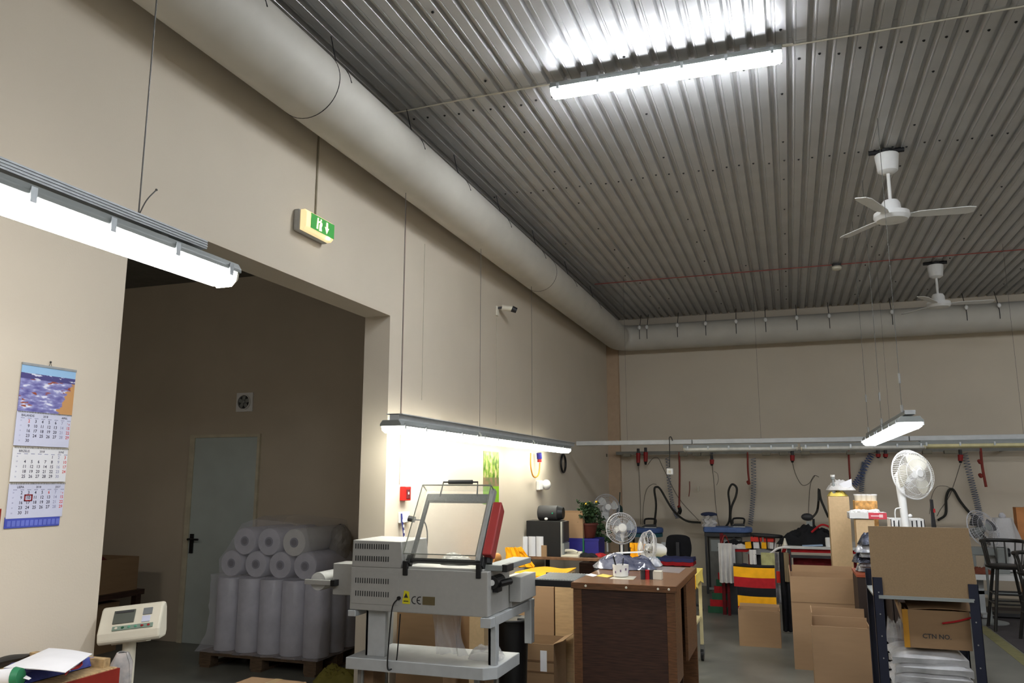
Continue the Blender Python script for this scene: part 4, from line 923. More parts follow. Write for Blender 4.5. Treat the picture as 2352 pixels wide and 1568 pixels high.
# items on desk
p = AZ(1426, 1325, DZt); mg = thing('cup', 'white printed tub holding scissors and pins on the brown desk', 'cup', (p.x, p.y, DZt))
G().lathe((p.x, p.y, DZt), [(.035, 0), (.052, .01), (.056, .085), (.051, .085), (.046, .012), (.02, .01)], 22).build('tub', WHITE, mg, smooth=True)
g = G()
for i in range(9): t_ = i*.7; g.box(p.x+.054*math.cos(t_)-.004, p.y+.054*math.sin(t_)-.004, DZt+.03+.01*(i % 3), p.x+.056*math.cos(t_)+.004, p.y+.056*math.sin(t_)+.004, DZt+.045+.01*(i % 3))
g.build('print', mat('print_purple', (120, 100, 130), .6), mg)
G().cyl((p.x-.02, p.y, DZt+.02), (p.x-.05, p.y, DZt+.14), .006, n=6).cyl((p.x+.01, p.y, DZt+.02), (p.x+.02, p.y, DZt+.13), .004, n=6).build('tools', BLACK, mg)
for i, (px_, m_, lb, nm) in enumerate(((1477, DGREY, 'black spool standing on the brown desk', 'spool'), (1487, mat('spool_red', (180, 24, 34), .5), 'red spool beside the black one on the desk', 'spool'), (1496, DGREY, 'dark spool between the red spool and white box', 'spool'))):
    p = AZ(px_, 1330, DZt); t_ = thing(nm, lb, 'spool', (p.x, p.y, DZt), 'thread spools on the desk')
    G().lathe((p.x, p.y, DZt), [(.016, 0), (.016, .055)], 14).build('thread', m_, t_, smooth=True); G().lathe((p.x, p.y, DZt+.055), [(.018, 0), (.018, .006)], 14).build('flange', m_, t_)
p = AZ(1507, 1330, DZt); tag(G().box(p.x-.03, p.y-.02, DZt, p.x+.04, p.y+.05, DZt+.055).build('small_box', OFFW, bevel=.002), 'small cream box at the end of the spools on desk', 'box')
def flat(name, label, catg, pts, z, m, th=.0015): 
    P_ = [AZ(a_, b2, z) for a_, b2 in pts]; return tag(G().prism([(p_.x, p_.y) for p_ in P_], 'z', z, z+th).build(name, m), label, catg)
flat('paper_note', 'white slip of paper near the left edge of the desk', 'paper', [(1345, 1320), (1362, 1324), (1375, 1321), (1358, 1317)], DZt+.0005, PAPER)
flat('paper_note', 'yellow paper note lying left of the white tub', 'paper', [(1368, 1322), (1395, 1326), (1408, 1322), (1385, 1318)], DZt+.0005, YELP)
flat('paper_note', 'pale paper sheet under the white tub on the desk', 'paper', [(1400, 1329), (1455, 1331), (1462, 1324), (1415, 1321)], DZt+.0006, OFFW)
flat('plastic_sleeve', 'shiny plastic sleeve flat on the right of the desk', 'plastic', [(1490, 1310), (1560, 1316), (1575, 1304), (1505, 1300)], DZt+.0005, BAGP)
p = AZ(1432, 1306, DZt); q = AZ(1500, 1300, DZt)
cloth('bagged_garments', 'navy garments in clear plastic bag lying on the brown desk', 'bag', (p.x, p.y+.055, DZt+.002), .265, .17, .12, mat('navy_film_highlights', (52, 56, 80), .16, c2=(128, 130, 144), scale=9, spec=1, bump=.6, bscale=14, stretch=(1, 2.2, 1)), 3)  # pale film and its bright highlights are mixed into the navy colour
cloth('garment_bag', 'clear bag edge spilling at the right of the navy garments on the desk', 'bag', (q.x-.01, q.y+.03, DZt+.002), .08, .1, .07, FOIL, 15)
tag(G(rot((p.x, p.y, DZt+.14), 'Y', -4)).box(p.x-.1, p.y+.1, DZt+.105, p.x+.12, p.y+.22, DZt+.108).build('paper_sheet', PAPER), 'white sheet of paper lying on the bagged navy garments', 'paper')
# ======================= CREAM TROLLEY =======================
x0 = -1.10; x1 = -.83; y0 = 7.09; y1 = 7.62; zt = zat(-.85, 7.2, 1318)
tro = thing('trolley', 'cream metal trolley with yellow cover behind the brown desk', 'trolley', ((x0+x1)/2, (y0+y1)/2, 0))
for x in (x0, x1):
    for y in (y0, y1):
        G().box(x-.014, y-.014, .14, x+.014, y+.014, zt-.02).build('leg', CREAM, tro)
        fk = G().box(x-.02, y-.006, .06, x+.02, y+.006, .15).build('caster_fork', ZINC, tro); G().cyl((x-.012, y, .05), (x+.012, y, .05), .05, n=16).build('caster_wheel', BLACK, fk, smooth=True)
G().box(x0, y0, .36, x1, y1, .385).build('lower_shelf', CREAM, tro, bevel=.004)
G().box(x0-.01, y0-.01, zt-.03, x1+.01, y1+.01, zt-.01).build('top_shelf', CREAM, tro)
def fnc(u, v):
    x = x0-.02+(x1+.05-x0)*min(1, u/.8); d = max(0, u-.8)/.2; y = y0-.03+(y1-y0+.06)*v
    return (x+.012*math.sin(v*17)*d, y, zt+.006-d*(.09+.03*math.sin(v*9)))
tag(G().sheet(fnc, 20, 14, .004).build('yellow_cover', YELP, smooth=True), 'pale yellow plastic cover draped over the cream trolley top', 'cover')
def fnc2(u, v):
    y = y0-.035; x = x0+(x1+.03-x0)*u; return (x, y-.006*math.sin(u*9), zt+.006-v*(.06+.05*u))
tag(G().sheet(fnc2, 16, 4, .004).build('yellow_cover_edge', YEL, smooth=True), 'yellow cloth edge hanging over the near end of the cream trolley', 'cover')
# ======================= YELLOW DRAPED STANDS =======================
def draped(label, pxs, y, dep, back, leg=True):
    """cutting chair under yellow cloth: flat seat plus inclined back panel, from pixel x range and heights"""
    (a, b_, top), (c0, c1, ctop) = pxs
    x0, x1 = AY(a, top, y).x, AY(b_, top, y).x; zt_ = zat((x0+x1)/2, y, top)
    t = thing('draped_stand', label, 'stand', ((x0+x1)/2, y+dep/2, 0))
    def f1(u, v):
        x = x0+(x1-x0)*u; 
        if v < .3: return (x+.01*math.sin(v*20), y-.01+.012*math.sin(u*14), zt_-.09*(1-v/.3)-.01)
        return (x, y+dep*(v-.3)/.7, zt_+.006*math.sin(u*9+v*5))
    G().sheet(f1, 18, 14, .005).build('seat_cover', YEL, t, smooth=True)
    xb0, xb1 = AY(c0, ctop, y+dep).x, AY(c1, ctop, y+dep).x; zb2 = zat(xb0, y+dep, ctop)
    def f2(u, v):
        xa_ = xb0+(xb1-xb0)*u; return (xa_+(back)*(1-v)*u+.008*math.sin(u*30), y+dep*(.9-.0*v)+.03*v+.012*math.sin(u*22+v*3), zt_+(zb2-zt_)*v)
    G().sheet(f2, 24, 8, .02).build('back_cover', YEL, t, smooth=True)
    for x in (x0+.03, x1-.03):
        for yy in (y+.03, y+dep-.03): G().cyl((x, yy, 0), (x, yy, zt_-.012), .014, n=8).build('leg', DGREY, t)
    G().box(x0+.01, y+.01, zt_-.03, x1-.01, y+dep-.01, zt_-.012).build('seat_board', CARD3, t)
    return t
draped('yellow cloth draped stand with raised back, left of the paper rolls', ((1180, 1287, 1318), (1164, 1198, 1256)), 6.75, .55, .14)
draped('yellow cloth draped stand rising behind the brown desk, beside thin fan', ((1400, 1478, 1288), (1448, 1482, 1246)), 8.05, .3, -.0)
p = AZ(1100, 1290, .98)
def fy(u, v): return (AY(1085, 1290, 6.6).x+.3*u, 6.6+.25*v, zat(-2.2, 6.6, 1300)+.03*(1-u)+.01*math.sin(9*u))
yt = thing('yellow_table', 'low table with yellow cloth seen through the machine lid', 'table', (-2.3, 6.75, 0))
G().sheet(fy, 12, 6, .01).build('cloth_top', YEL, yt, smooth=True)
for x in (AY(1090, 1290, 6.6).x, AY(1090, 1290, 6.6).x+.26): G().cyl((x, 6.7, 0), (x, 6.7, zat(-2.2, 6.6, 1300)-.01), .015).build('leg', DGREY, yt)
p = AY(1130, 1282, 6.3); q = thing('wooden_spool', 'small wooden tape spool lying beside the red machine arm', 'spool', (p.x, 6.3, p.z-.04))
G().cyl((p.x, 6.28, p.z), (p.x+.03, 6.36, p.z), .04, n=20).build('tape_ring', mat('tape_brown', (186, 130, 70), .5), q, smooth=True); G().cyl((p.x-.002, 6.277, p.z), (p.x+.0, 6.28, p.z), .025, n=16).build('core', OFFW, q)
G().cyl((p.x+.015, 6.32, 0), (p.x+.015, 6.32, p.z-.042), .02, n=8).build('spindle_stand', DGREY, q)
# ======================= PC TABLE AGAINST LEFT WALL =======================
y = 8.3; zt = .79
pt = thing('side_table', 'brown wooden table by the left wall carrying the black computer tower', 'table', (-2.3, 8.8, 0))
xr = AY(1378, 1282, y).x
G().box(BX+.02, y, zt-.03, xr, y+.78, zt).build('table_top', WOODT, pt, bevel=.003)
for x in (BX+.06, xr-.05):
    for yy in (y+.05, y+.73): G().box(x-.02, yy-.02, 0, x+.02, yy+.02, zt-.03).build('leg', DGREY, pt)
x0, x1, z0, z1 = R(1209, 1196, 1294, 1274, y+.03); x0 = max(x0, BX+.01)
tw = thing('computer_tower', 'big black computer tower with silver front on the brown side table', 'computer', ((x0+x1)/2, y+.2, zt))
G().box(x0, y+.03, zt, x1-.03, y+.25, z1).build('case', BLACK, tw, bevel=.004); G().box(x1-.03, y+.028, zt, x1-.012, y+.252, z1-.004).build('silver_front_strip', mat('silver', (190, 192, 190), .35, .5), tw); G().box(x1-.012, y+.03, zt+.15, x1+.004, y+.25, z1-.006).build('front_panel', DGREY, tw)
G().box(x1-.012, y+.03, zt, x1+.006, y+.25, zt+.14).build('lower_front', HOUS, tw)
x0b, x1b, z0b, z1b = R(1231, 1162, 1292, 1197, y+.1)
ht = thing('fan_heater', 'rounded black fan heater lying on top of the computer tower', 'heater', ((x0b+x1b)/2, y+.15, z1))
zc_ = z1+(z1b-z0b)/2; G().cyl((x0b+.02, y+.14, zc_), (x1b-.05, y+.14, zc_), (z1b-z0b)/2-.001, n=24).build('body', DGREY, ht, smooth=True, bevel=.015); G().cyl((x1b-.05, y+.14, zc_), (x1b, y+.14, zc_), (z1b-z0b)/2-.001, (z1b-z0b)/2-.02, n=24).build('front_ring', BLACK, ht, smooth=True)
G().ell(((x0b+x1b)/2-.02, y+.05, z1+.02), (.02, .02, .015), 10, 6).build('white_knob', WHITE, ht); G().ell((x1b-.1, y+.05, zc_), (.006, .004, .008), 8, 5).build('green_lamp', mat('lamp_green', (20, 190, 130), .4), ht)
for i, px in enumerate((1202, 1220, 1238)):
    q = AY(px, 1270, y-.0); cx = q.x
    t = thing('paper_roll', ['leftmost of three white paper rolls standing on side table', 'middle one of three white paper rolls on side table', 'right one of three white paper rolls, next to the tower'][i], 'roll', (cx, y+.0, zt), 'white paper rolls')
    zz = zat(cx, y+.0, 1232); G().lathe((cx, y+.05, zt), [(.046, 0), (.046, zz-zt)], 22).build('roll', PAPER, t, smooth=True); G().lathe((cx, y+.05, zz), [(.014, 0), (.014, .002)], 12).build('core_hole', DGREY, t)
x0, x1, z0, z1 = R(1243, 1252, 1256, 1274, y+.02); tag(G().box(x0, y+.01, zt, x1, y+.03, z1).build('card_strip', CARD), 'small piece of cardboard right of the paper rolls', 'card')
x0, x1, z0, z1 = R(1294, 1176, 1338, 1236, y+.45)
# crates stacked behind with carton on top
cr_z0 = zt; zc2 = zat(-2.2, y+.45, 1236)
def crate(label, x0, x1, y0, y1, z0, z1, m=BLU2):
    t = thing('crate', label, 'crate', ((x0+x1)/2, (y0+y1)/2, z0)); e = .012
    G().box(x0, y0, z0, x1, y1, z0+e).box(x0, y0, z0+e, x1, y0+e, z1).box(x0, y1-e, z0+e, x1, y1, z1).box(x0, y0+e, z0+e, x0+e, y1-e, z1).box(x1-e, y0+e, z0+e, x1, y1-e, z1).build('body', m, t)
    G().box(x0-.006, y0-.006, z1-.02, x1+.006, y0+.002, z1+.004).build('rim', m, t); return t
crate('blue plastic crate under the small carton on the side table', x0-.0, x1+.0, y+.45, y+.75, zt, zc2-.004)
xx0, xx1, _, _ = R(1342, 1176, 1376, 1236, y+.45)
crate('blue plastic crate with green edge holding the orange flower pot', xx0, xx1-.01, y+.45, y+.75, zt, zc2-.004)
G_ = tag(G().box(xx0-.02, y+.44, zt, xx0-.004, y+.46, zc2).build('green_strip', mat('green_strip', (30, 110, 70), .5)), 'thin green strip between the two blue crates', 'strip')
carton('carton', 'plain small carton standing on the blue crate by the plant', x0, x1, y+.46, y+.72, zc2, zat(-2.2, y+.46, 1177), CARD, 'f', fl=.0+.02)
p = AY(1312, 1266, y+.1)
ph_ = thing('telephone', 'white desk telephone in front of the blue crates', 'telephone', (p.x, p.y, zt))
G().prism([(y+.02, zt), (y+.2, zt), (y+.2, zt+.05), (y+.02, zt+.02)], 'x', p.x-.09, p.x+.1).build('base', OFFW, ph_, bevel=.004); G().tube([(p.x-.09, y+.06, zt+.05), (p.x-.05, y+.07, zt+.065), (p.x+.03, y+.07, zt+.065), (p.x+.08, y+.06, zt+.05)], .014, 8).build('handset', OFFW, ph_, smooth=True)
cloth('dark_cloth', 'dark cloth heap on the side table right of the telephone', 'cloth', (AY(1345, 1275, y+.1).x, y+.16, zt), .12, .09, .05, BLKC, 31)
cloth('red_checked_cloth', 'red and white cloth on the right end of side table', 'cloth', (xr-.07, y+.3, zt), .07, .16, .03, REDC, 32)
for i, (px, m_, lb) in enumerate(((1262, BLKC, 'dark bag lying on the floor under the side table'), (1320, DGREY, 'grey bag of scraps under the right end of the side table'), (1345, WCL, 'pale plastic bag under the side table beside the desk'))):
    p = AY(px, 1310, y+.25); cloth('floor_bag', lb, 'bag', (p.x, y+.25+.1*i, 0), .16, .15, .42+.06*i, m_, 33+i)
# plants
def plant(label, cx, cy, z0, h, spread, pot, n, seed, flower=None):
    rnd = random.Random(seed); t = thing('potted_plant', label, 'plant', (cx, cy, z0))
    G().lathe((cx, cy, z0), [(.07, 0), (.1, .14), (.11, .14), (.11, .16), (.09, .16), (.085, .13)], 20).build('pot', pot, t, smooth=True)
    st = G(); lf = G(); fl_ = G(); stems = []
    for i in range(n):
        a = rnd.uniform(0, 6.28); r_ = spread*rnd.uniform(.2, 1); hh_ = h*rnd.uniform(.3, 1)
        P_ = [Vector((cx, cy, z0+.14)), Vector((cx+r_*.4*math.cos(a), cy+r_*.4*math.sin(a), z0+.14+hh_*.7)), Vector((cx+r_*math.cos(a), cy+r_*math.sin(a), z0+.14+hh_*(.6 if r_ > spread*.7 else 1)))]
        st.tube(P_, .003, 4)
        C_ = cat(P_, 7)
        for c in C_[3:]:
            for k in range(3):
                d = Vector((rnd.uniform(-1, 1), rnd.uniform(-1, 1), rnd.uniform(-.5, .7))).normalized(); s_ = rnd.uniform(.025, .05); w_ = d.orthogonal().normalized()*s_*.35; up_ = d.cross(w_).normalized()*.006
                lf.add([c, c+d*s_*.5+w_, c+d*s_, c+d*s_*.5-w_, c+d*s_*.5+up_], [(0, 1, 4), (1, 2, 4), (2, 3, 4), (3, 0, 4), (0, 3, 2, 1)])
        if flower and i % 8 == 0: fl_.ell(P_[-1]+Vector((0, -.01, .01)), (.016, .016, .012), 8, 5, .15, i)
    st.build('stem', LEAF, t); o = lf.build('foliage', LEAF, t); o['kind'] = 'stuff'
    if flower: o = fl_.build('flower', flower, t); o['kind'] = 'stuff'
    return t
cx = AY(1352, 1235, y+.6).x; plant('bushy green plant with yellow and orange flowers in a dark red pot', cx, y+.6, zc2, .26, .17, mat('pot_red', (84, 34, 24), .6), 60, 4, mat('flower_orange', (214, 170, 50), .6))
cx = AY(1366, 1250, y+1.35).x; zz = .62
tag(G().box(cx-.16, y+1.2, 0, cx+.16, y+1.55, zz).build('low_cabinet', WOODD, bevel=.004), 'dark low cabinet under the trailing green plant', 'cabinet')
plant('trailing green leafy plant on the dark cabinet beside the pale fan', cx, y+1.35, zz, .40, .24, BLACK, 60, 8)
# ======================= PEDESTAL FANS =======================
q = AY(1362, 1165, 11.4); pedestal_fan('pale pedestal fan in the far left corner, behind the flowers', max(q.x, BX+.24), 11.4, q.z, .19, 28)
q = AY(1427, 1213, 8.75); pedestal_fan('grey-bladed pedestal fan behind the brown desk, facing the camera', q.x, 8.75, q.z, .165, 22, blade=mat('blade_clear', (150, 156, 164), .3))
q = AY(1489, 1257, 7.6); pedestal_fan('pedestal fan seen nearly edge-on beside the yellow cloth behind desk', q.x, 7.6, q.z, .155, -62)
q = AY(2257, 1215, 10.6); pedestal_fan('pedestal fan with dark blades behind the bar stool at right', q.x, 10.6, q.z, .22, 40, 20, blade=DGREY, body=HOUS)
# ======================= IRONING STATIONS (back wall) =======================
def iron(label, x, y, z, s=1, rz=0):
    t = thing('iron', label, 'iron', (x, y, z))
    T = Matrix.Translation((x, y, z)) @ Matrix.Rotation(math.radians(rz), 4, 'Z') @ Matrix.Scale(s, 4)
    G(T).prism([(-.12, 0), (-.05, -.055), (.11, -.055), (.11, .055), (-.05, .055)], 'z', .0, .014).build('soleplate', ALU, t)
    G(T).prism([(-.10, .014), (.10, .014), (.10, .05), (-.04, .045)], 'y', -.045, .045).build('body', DGREY, t, bevel=.006)
    G(T).tube([(.09, 0, .04), (.10, 0, .11), (.05, 0, .125), (-.04, 0, .12), (-.06, 0, .09), (-.06, 0, .045)], .013, 8).build('handle', BLACK, t, smooth=True); return t
def iron_table(label, x0, x1, y0, zt, padm, under, cabinet=True):
    y1 = y0+.45; t = thing('ironing_table', label, 'ironing table', ((x0+x1)/2, y0+.2, 0))
    def o(u):  # plan outline: rounded at right
        return u
    n = 16; out = []
    for i in range(n+1): a = -math.pi/2+math.pi*i/n; out.append((x1-.18+.18*math.cos(a), (y0+y1)/2+.225*math.sin(a)))
    out += [(x0, y1-.04), (x0-.02, y0+.1), (x0, y0)]
    G().prism(out, 'z', zt-.075, zt).build('pad', padm, t, bevel=.02)
    G().prism([(a*.96+(x0+x1)/2*.04, b*.96+(y0+y1)/2*.04) for a, b in out], 'z', zt-.13, zt-.08).build('tray', under, t)
    if cabinet:
        G().box(x0+.06, y0+.1, .08, x0+.5, y1-.02, zt-.13).build('boiler_cabinet', mat('cab_grey', (104, 102, 96), .5), t, bevel=.004); G().box(x0+.08, y0+.095, zt-.34, x0+.48, y0+.1, zt-.18).build('control_panel', HOUS, t)
    for x in (x0+.02, x1-.25):
        for yy in (y0+.04, y1-.04): G().box(x-.015, yy-.015, 0, x+.015, yy+.015, zt-.12).build('leg', DGREY, t)
    G().box(x0+.04, y0+.02, .06, x1-.27, y0+.05, .09).build('foot_rail', HOUS, t)
    return t
yi = 11.9; zi = zat(-.9, yi, 1211)
x0, x1, _, _ = R(1617, 1211, 1727, 1240, yi)
iron_table('blue padded ironing table near the back wall, second from left corner', x0, x1, yi, zi, BLUE, DGREY)
q = AY(1693, 1208, yi+.1); iron('steam iron resting on the blue ironing table', q.x, yi+.15, zi, 1.0)
tag(G().box(q.x-.05, yi+.05, zi, q.x+.15, yi+.25, zi+.006).build('iron_rest', ALU), 'metal rest plate under the iron on the blue table', 'rest') if False else None
q = AY(1626, 1200, yi)
sl = thing('sleeve_board', 'small blue sleeve board with white padding at left of blue ironing table', 'ironing board', (q.x, yi+.2, zi))
G().ell((q.x, yi+.2, zi+.17), (.12, .09, .035), 16, 8).build('pad', mat('navy_pad', (60, 72, 108), .8), sl, smooth=True); G().sheet(lambda u, v: (q.x-.09+.18*u+.02*math.sin(12*v), yi+.12+.02*math.sin(14*u), zi+.15-.15*v), 10, 6, .02).build('white_padding', WCL, sl, smooth=True); G().cyl((q.x, yi+.2, zi), (q.x, yi+.2, zi+.15), .025).build('stand', ZINC, sl)
x0, x1, _, _ = R(1440, 1212, 1518, 1240, yi)
zi2 = zat(-1.7, yi, 1214)
iron_table('blue and teal ironing table at the back behind the fans, left', x0, x1, yi, zi2, mat('blue_pad', (74, 98, 150), .85), TEAL, False)
q = AY(1489, 1206, yi+.1); iron('steam iron resting on the left ironing table', q.x, yi+.15, zi2, 1.05)
# grey service box right of teal table & pale curtain panel
x0, x1, z0, z1 = R(1520, 1245, 1532, 1300, 11.0)
tag(G().box(x0, 11.0, 0, x1, 11.04, z1).build('grey_post', MGRE2), 'pale grey upright post left of the black office chair', 'post')
x0, x1, z0, z1 = R(1494, 1277, 1520, 1300, 10.6); tag(G().box(x0, 10.6, 0, x1, 10.9, z1).build('teal_drawer_box', TEAL, bevel=.004), 'teal drawer box beside the edge-on fan', 'box')
# black office chairs
def office_chair(label, px0, px1, pt, ps, y, rz=0, stack=None):
    x0, x1 = AY(px0, pt, y).x, AY(px1, pt, y).x; cx = (x0+x1)/2; w_ = (x1-x0)/2; zt_ = zat(cx, y, pt); zs = zat(cx, y, ps)
    t = thing('office_chair', label, 'chair', (cx, y, 0))
    def f(u, v):
        a = (u*2-1); sh = (1-.12*abs(a)**4); return (cx+a*w_*(.86+.14*math.sin(v*3)), y+.02+.05*a*a, zs+.05+(zt_-zs-.05)*v*sh)
    G().sheet(f, 12, 8, .05).build('backrest', BLKC, t, smooth=True)
    G().box(cx-w_*.95, y-.42, zs-.06, cx+w_*.95, y+.02, zs).build('seat', BLKC, t, bevel=.03)
    G().cyl((cx, y-.2, .1), (cx, y-.2, zs-.06), .03).build('column', DGREY, t); G().box(cx-.02, y-.02, zs-.05, cx+.02, y+.08, zs+.25).build('back_support', DGREY, t)
    for k in range(5):
        a = 2*math.pi*k/5+.3; e = (cx+.28*math.cos(a), y-.2+.28*math.sin(a), .08); G().cyl((cx, y-.2, .12), e, .022, .015).build('base_arm', DGREY, t); G().ell((e[0], e[1], .03), (.03, .03, .03), 10, 6).build('caster', BLACK, t)
    return t
office_chair('black office chair standing between the two ironing tables', 1526, 1586, 1228, 1292, 10.4)
for i, (m_, lb, z_) in enumerate(((REDC, 'folded red cloth on the seat of the black office chair', 0), (mat('slate_blue', (52, 56, 100), .9), 'folded slate blue cloth on top of the folded red one', .045))):
    cx = AY(1555, 1280, 10.1).x; zz = zat(cx, 10.4, 1292); tag(G().sheet(lambda u, v: (cx-.2+.4*u, 10.0+.3*v, zz+.045+z_+.004*math.sin(u*20)), 10, 6, .042).build('folded_cloth', m_, smooth=True), lb, 'cloth')
office_chair('black office chair half hidden behind the left yellow draped stand', 1408, 1446, 1268, 1300, 9.55)
# ======================= CLOTHES AND BENCH GROUP =======================
yb = 10.6
x0, x1, z0, z1 = R(1655, 1300, 1705, 1366, 10.3)
gb = thing('striped_textile', 'green and red striped cloth stacked low behind the yellow red black one', 'cloth', ((x0+x1)/2, 10.3, 0))
hs = z1/4
for i in range(7):
    m_ = GRN if i % 2 == 0 else REDC; zz = z1*(7-i)/7; a = -.03*i
    def fg(u, v, zz=zz, a=a): return (x0+a+(x1-x0-a+.1)*u, 10.3-.03*(7-zz)-.01*v, zz-z1/7*v)
    G().sheet(lambda u, v, zz=zz, a=a: (x0+a*.9+(x1-x0-a*.9+.12)*u, 10.3+.006*math.sin(9*u), max(.004, zz-z1/7*v)), 8, 3, .03).build('stripe', m_, gb)
# bench with red seat and cloths
x0, x1, z0, z1 = R(1655, 1256, 1722, 1290, 10.2)
bn = thing('red_bench', 'red framed side table with folded clothes near the blue ironing table', 'table', ((x0+x1)/2, 10.3, 0))
G().box(x0+.06, 10.15, z1-.05, x1+.05, 10.5, z1-.025).build('red_top', REDC, bn)
for x in (x0+.08, x1): 
    for yy in (10.17, 10.48): G().box(x-.015, yy-.015, 0, x+.015, yy+.015, z1-.05).build('leg', DRED, bn)
G().box(x0+.0, 10.2, 0, x0+.04, 10.24, zat(x0, 10.2, 1224)).build('upright_post', DRED, bn)
cx = (x0+x1)/2
cloth('black_garments', 'black and white garments piled on the red side table', 'cloth', (cx+.05, 10.3, z1-.022), .24, .13, .12, BLKC, 41)
cloth('white_garment', 'white garment showing in the black pile on the red table', 'cloth', (cx+.03, 10.22, z1-.02), .14, .08, .07, WCL, 42)
wh = thing('hanging_cloth', 'white cloths hanging down at the left of the red side table', 'cloth', (x0-.02, 10.1, .25))
xa, xb, za, zb3 = R(1651, 1247, 1683, 1338, 10.05)
hang('cloth_layer', WCL, wh, xa, xb, 10.05, zb3, za, .025, 3, .0); hang('cloth_layer', WCL, wh, xa+.06, xb+.03, 10.09, zb3-.02, za+.14, .02, 3, .0, 2)
G().tube([(xa+.04, 10.06, zb3), (xa+.08, 10.1, zb3+.09), (xb-.04, 10.14, zb3)], .006).build('hanger', RED, wh)
cloth('purple_cloth', 'dark purple cloth lying low behind the white hanging cloths', 'cloth', (cx+.05, 10.35, .45), .22, .12, .14, mat('purple_cloth', (52, 46, 84), .9), 43)
tag(G().box(cx-.12, 10.25, 0, cx+.2, 10.47, .452).build('low_box', DGREY), 'dark grey low box carrying the purple cloth', 'box')
# wire basket trolley
x0, x1, z0, z1 = R(1722, 1229, 1800, 1262, 10.0)
bt = thing('basket_trolley', 'dark oval wire basket rack filled with red and yellow packages', 'basket', ((x0+x1)/2, 10.15, 0)); cx = (x0+x1)/2; rx_ = (x1-x0)/2
g = G(); T0 = Matrix.Translation((cx, 10.15, z1-.012)) @ Matrix.Rotation(math.radians(3), 4, 'Y') @ Matrix.Diagonal((1, .5, 1, 1))
G(T0).torus((0, 0, 0), (0, 0, 1), rx_-.02, .018, 32, 8).build('rim', BLACK, bt, smooth=True)
for k in range(12):
    a = 2*math.pi*k/12; G().cyl((cx+rx_*.94*math.cos(a), 10.15+rx_*.47*math.sin(a), z1-.02), (cx+rx_*.78*math.cos(a), 10.15+rx_*.4*math.sin(a), z0+.0), .006, n=6).build('spindle', BLACK, bt)
G(Matrix.Translation((cx, 10.15, z0)) @ Matrix.Diagonal((1, .5, 1, 1))).lathe((0, 0, -.03), [(rx_*.82, 0), (rx_*.82, .03)], 24).build('bottom', BLACK, bt)
for k in (0, 1, 2, 3): a = math.pi/4+math.pi/2*k; G().cyl((cx+.2*math.cos(a), 10.15+.1*math.sin(a), z0-.02), (cx+.24*math.cos(a), 10.15+.14*math.sin(a), 0), .012).build('leg', BLACK, bt)
pk = [(YEL, 'yellow and white package at left in the wire basket'), (WCL, 'white package second in the wire basket'), (YEL, 'yellow package in the middle of the wire basket'), (WCL, 'white package right of middle in the basket')]
for i, (m_, lb) in enumerate(pk): x = cx-.21+i*.09; tag(G(rot((x, 10.1, z0), 'Y', 4*i-5)).box(x-.035, 10.08, z0+.002, x+.035, 10.16, z0+.075).build('package', m_, bevel=.006), lb, 'package')
for i in range(2): x = cx-.12+i*.15; tag(G().box(x-.065, 10.1, z0+.08, x+.065, 10.2, z0+.135).build('red_package', mat('bright_red', (196, 36, 20), .5), bevel=.008), ['bright red package left in upper layer of wire basket', 'bright red package right in upper layer of wire basket'][i], 'package')
tag(G(rot((cx+.17, 10.05, z0), 'Y', 22)).box(cx+.17, 10.02, z0-.1, cx+.21, 10.05, z0+.14).build('red_white_stick', REDC, bevel=.004), 'red and white rod leaning at the right of the wire basket', 'rod')
# dark bin with grey cover, bag, hanging black clothes
x0, x1, z0, z1 = R(1722, 1262, 1772, 1330, 9.6)
db = thing('dark_bin', 'black bin with grey lid cloth behind the striped textile', 'bin', ((x0+x1)/2, 9.75, 0))
G().lathe(((x0+x1)/2, 9.78, 0), [((x1-x0)*.40, 0), ((x1-x0)*.52, z1-.06)], 20).build('bin_body', BLACK, db, smooth=True)
cloth('grey_cover', 'grey folded cover lying over the black bin', 'cloth', ((x0+x1)/2, 9.75, z1-.058), .18, .15, .07, mat('mid_grey_cloth', (112, 112, 112), .8), 51)
xa, xb, za, zb3 = R(1720, 1264, 1736, 1298, 9.5); w2 = thing('hanging_cloth', 'small white cloth hanging at the left of the black bin', 'cloth', (xa, 9.62, za)); hang('cloth_layer', WCL, w2, xa, xb, 9.62, zb3, za, .01, 2)
xa, xb, za, zb3 = R(1768, 1262, 1798, 1385, 9.3)
gbg = thing('hanging_bag', 'crumpled clear and grey plastic bag hanging beside the striped textile', 'bag', (xa, 9.3, za))
hang('bag_film', mat('bag_grey', (168, 164, 164), .35, var=.3, scale=9, bump=.5), gbg, xa, xb, 9.3, zb3-.03, za, .03, 2, .35); G().box(xa+.07, 9.245, zb3-.34, xb-.01, 9.26, zb3-.22).build('red_print', mat('bright_red', (196, 36, 20), .5), gbg)
G().sheet(lambda u, v: (xa-.08+.14*u, 9.26+.01*math.sin(6*u), zb3-.03-.16*v), 6, 6, .01).build('yellowish_film', mat('olive_film', (160, 158, 110), .4, var=.2), gbg)
G().tube([(xa+.02, 9.3, zb3-.04), (xb-.02, 9.3, zb3+.02), (xb+.1, 9.3, zb3+.03)], .012).build('tie', WCL, gbg)
xa, xb, za, zb3 = R(1794, 1268, 1816, 1450, 9.2)
bc = thing('hanging_clothes', 'black and red clothes hanging down at the end of the white table', 'clothes', (xa, 9.2, za))
hang('garment', BLKC, bc, xa, xb, 9.2, zb3, za, .03, 2, .0); hang('garment', DRED, bc, xa+.06, xb+.01, 9.24, zb3-.02, za+.2, .02, 2, .0, 1); hang('garment', mat('tan_cloth', (120, 104, 78), .9), bc, xb-.05, xb+.0, 9.17, zb3, zb3-.3, .01, 1)
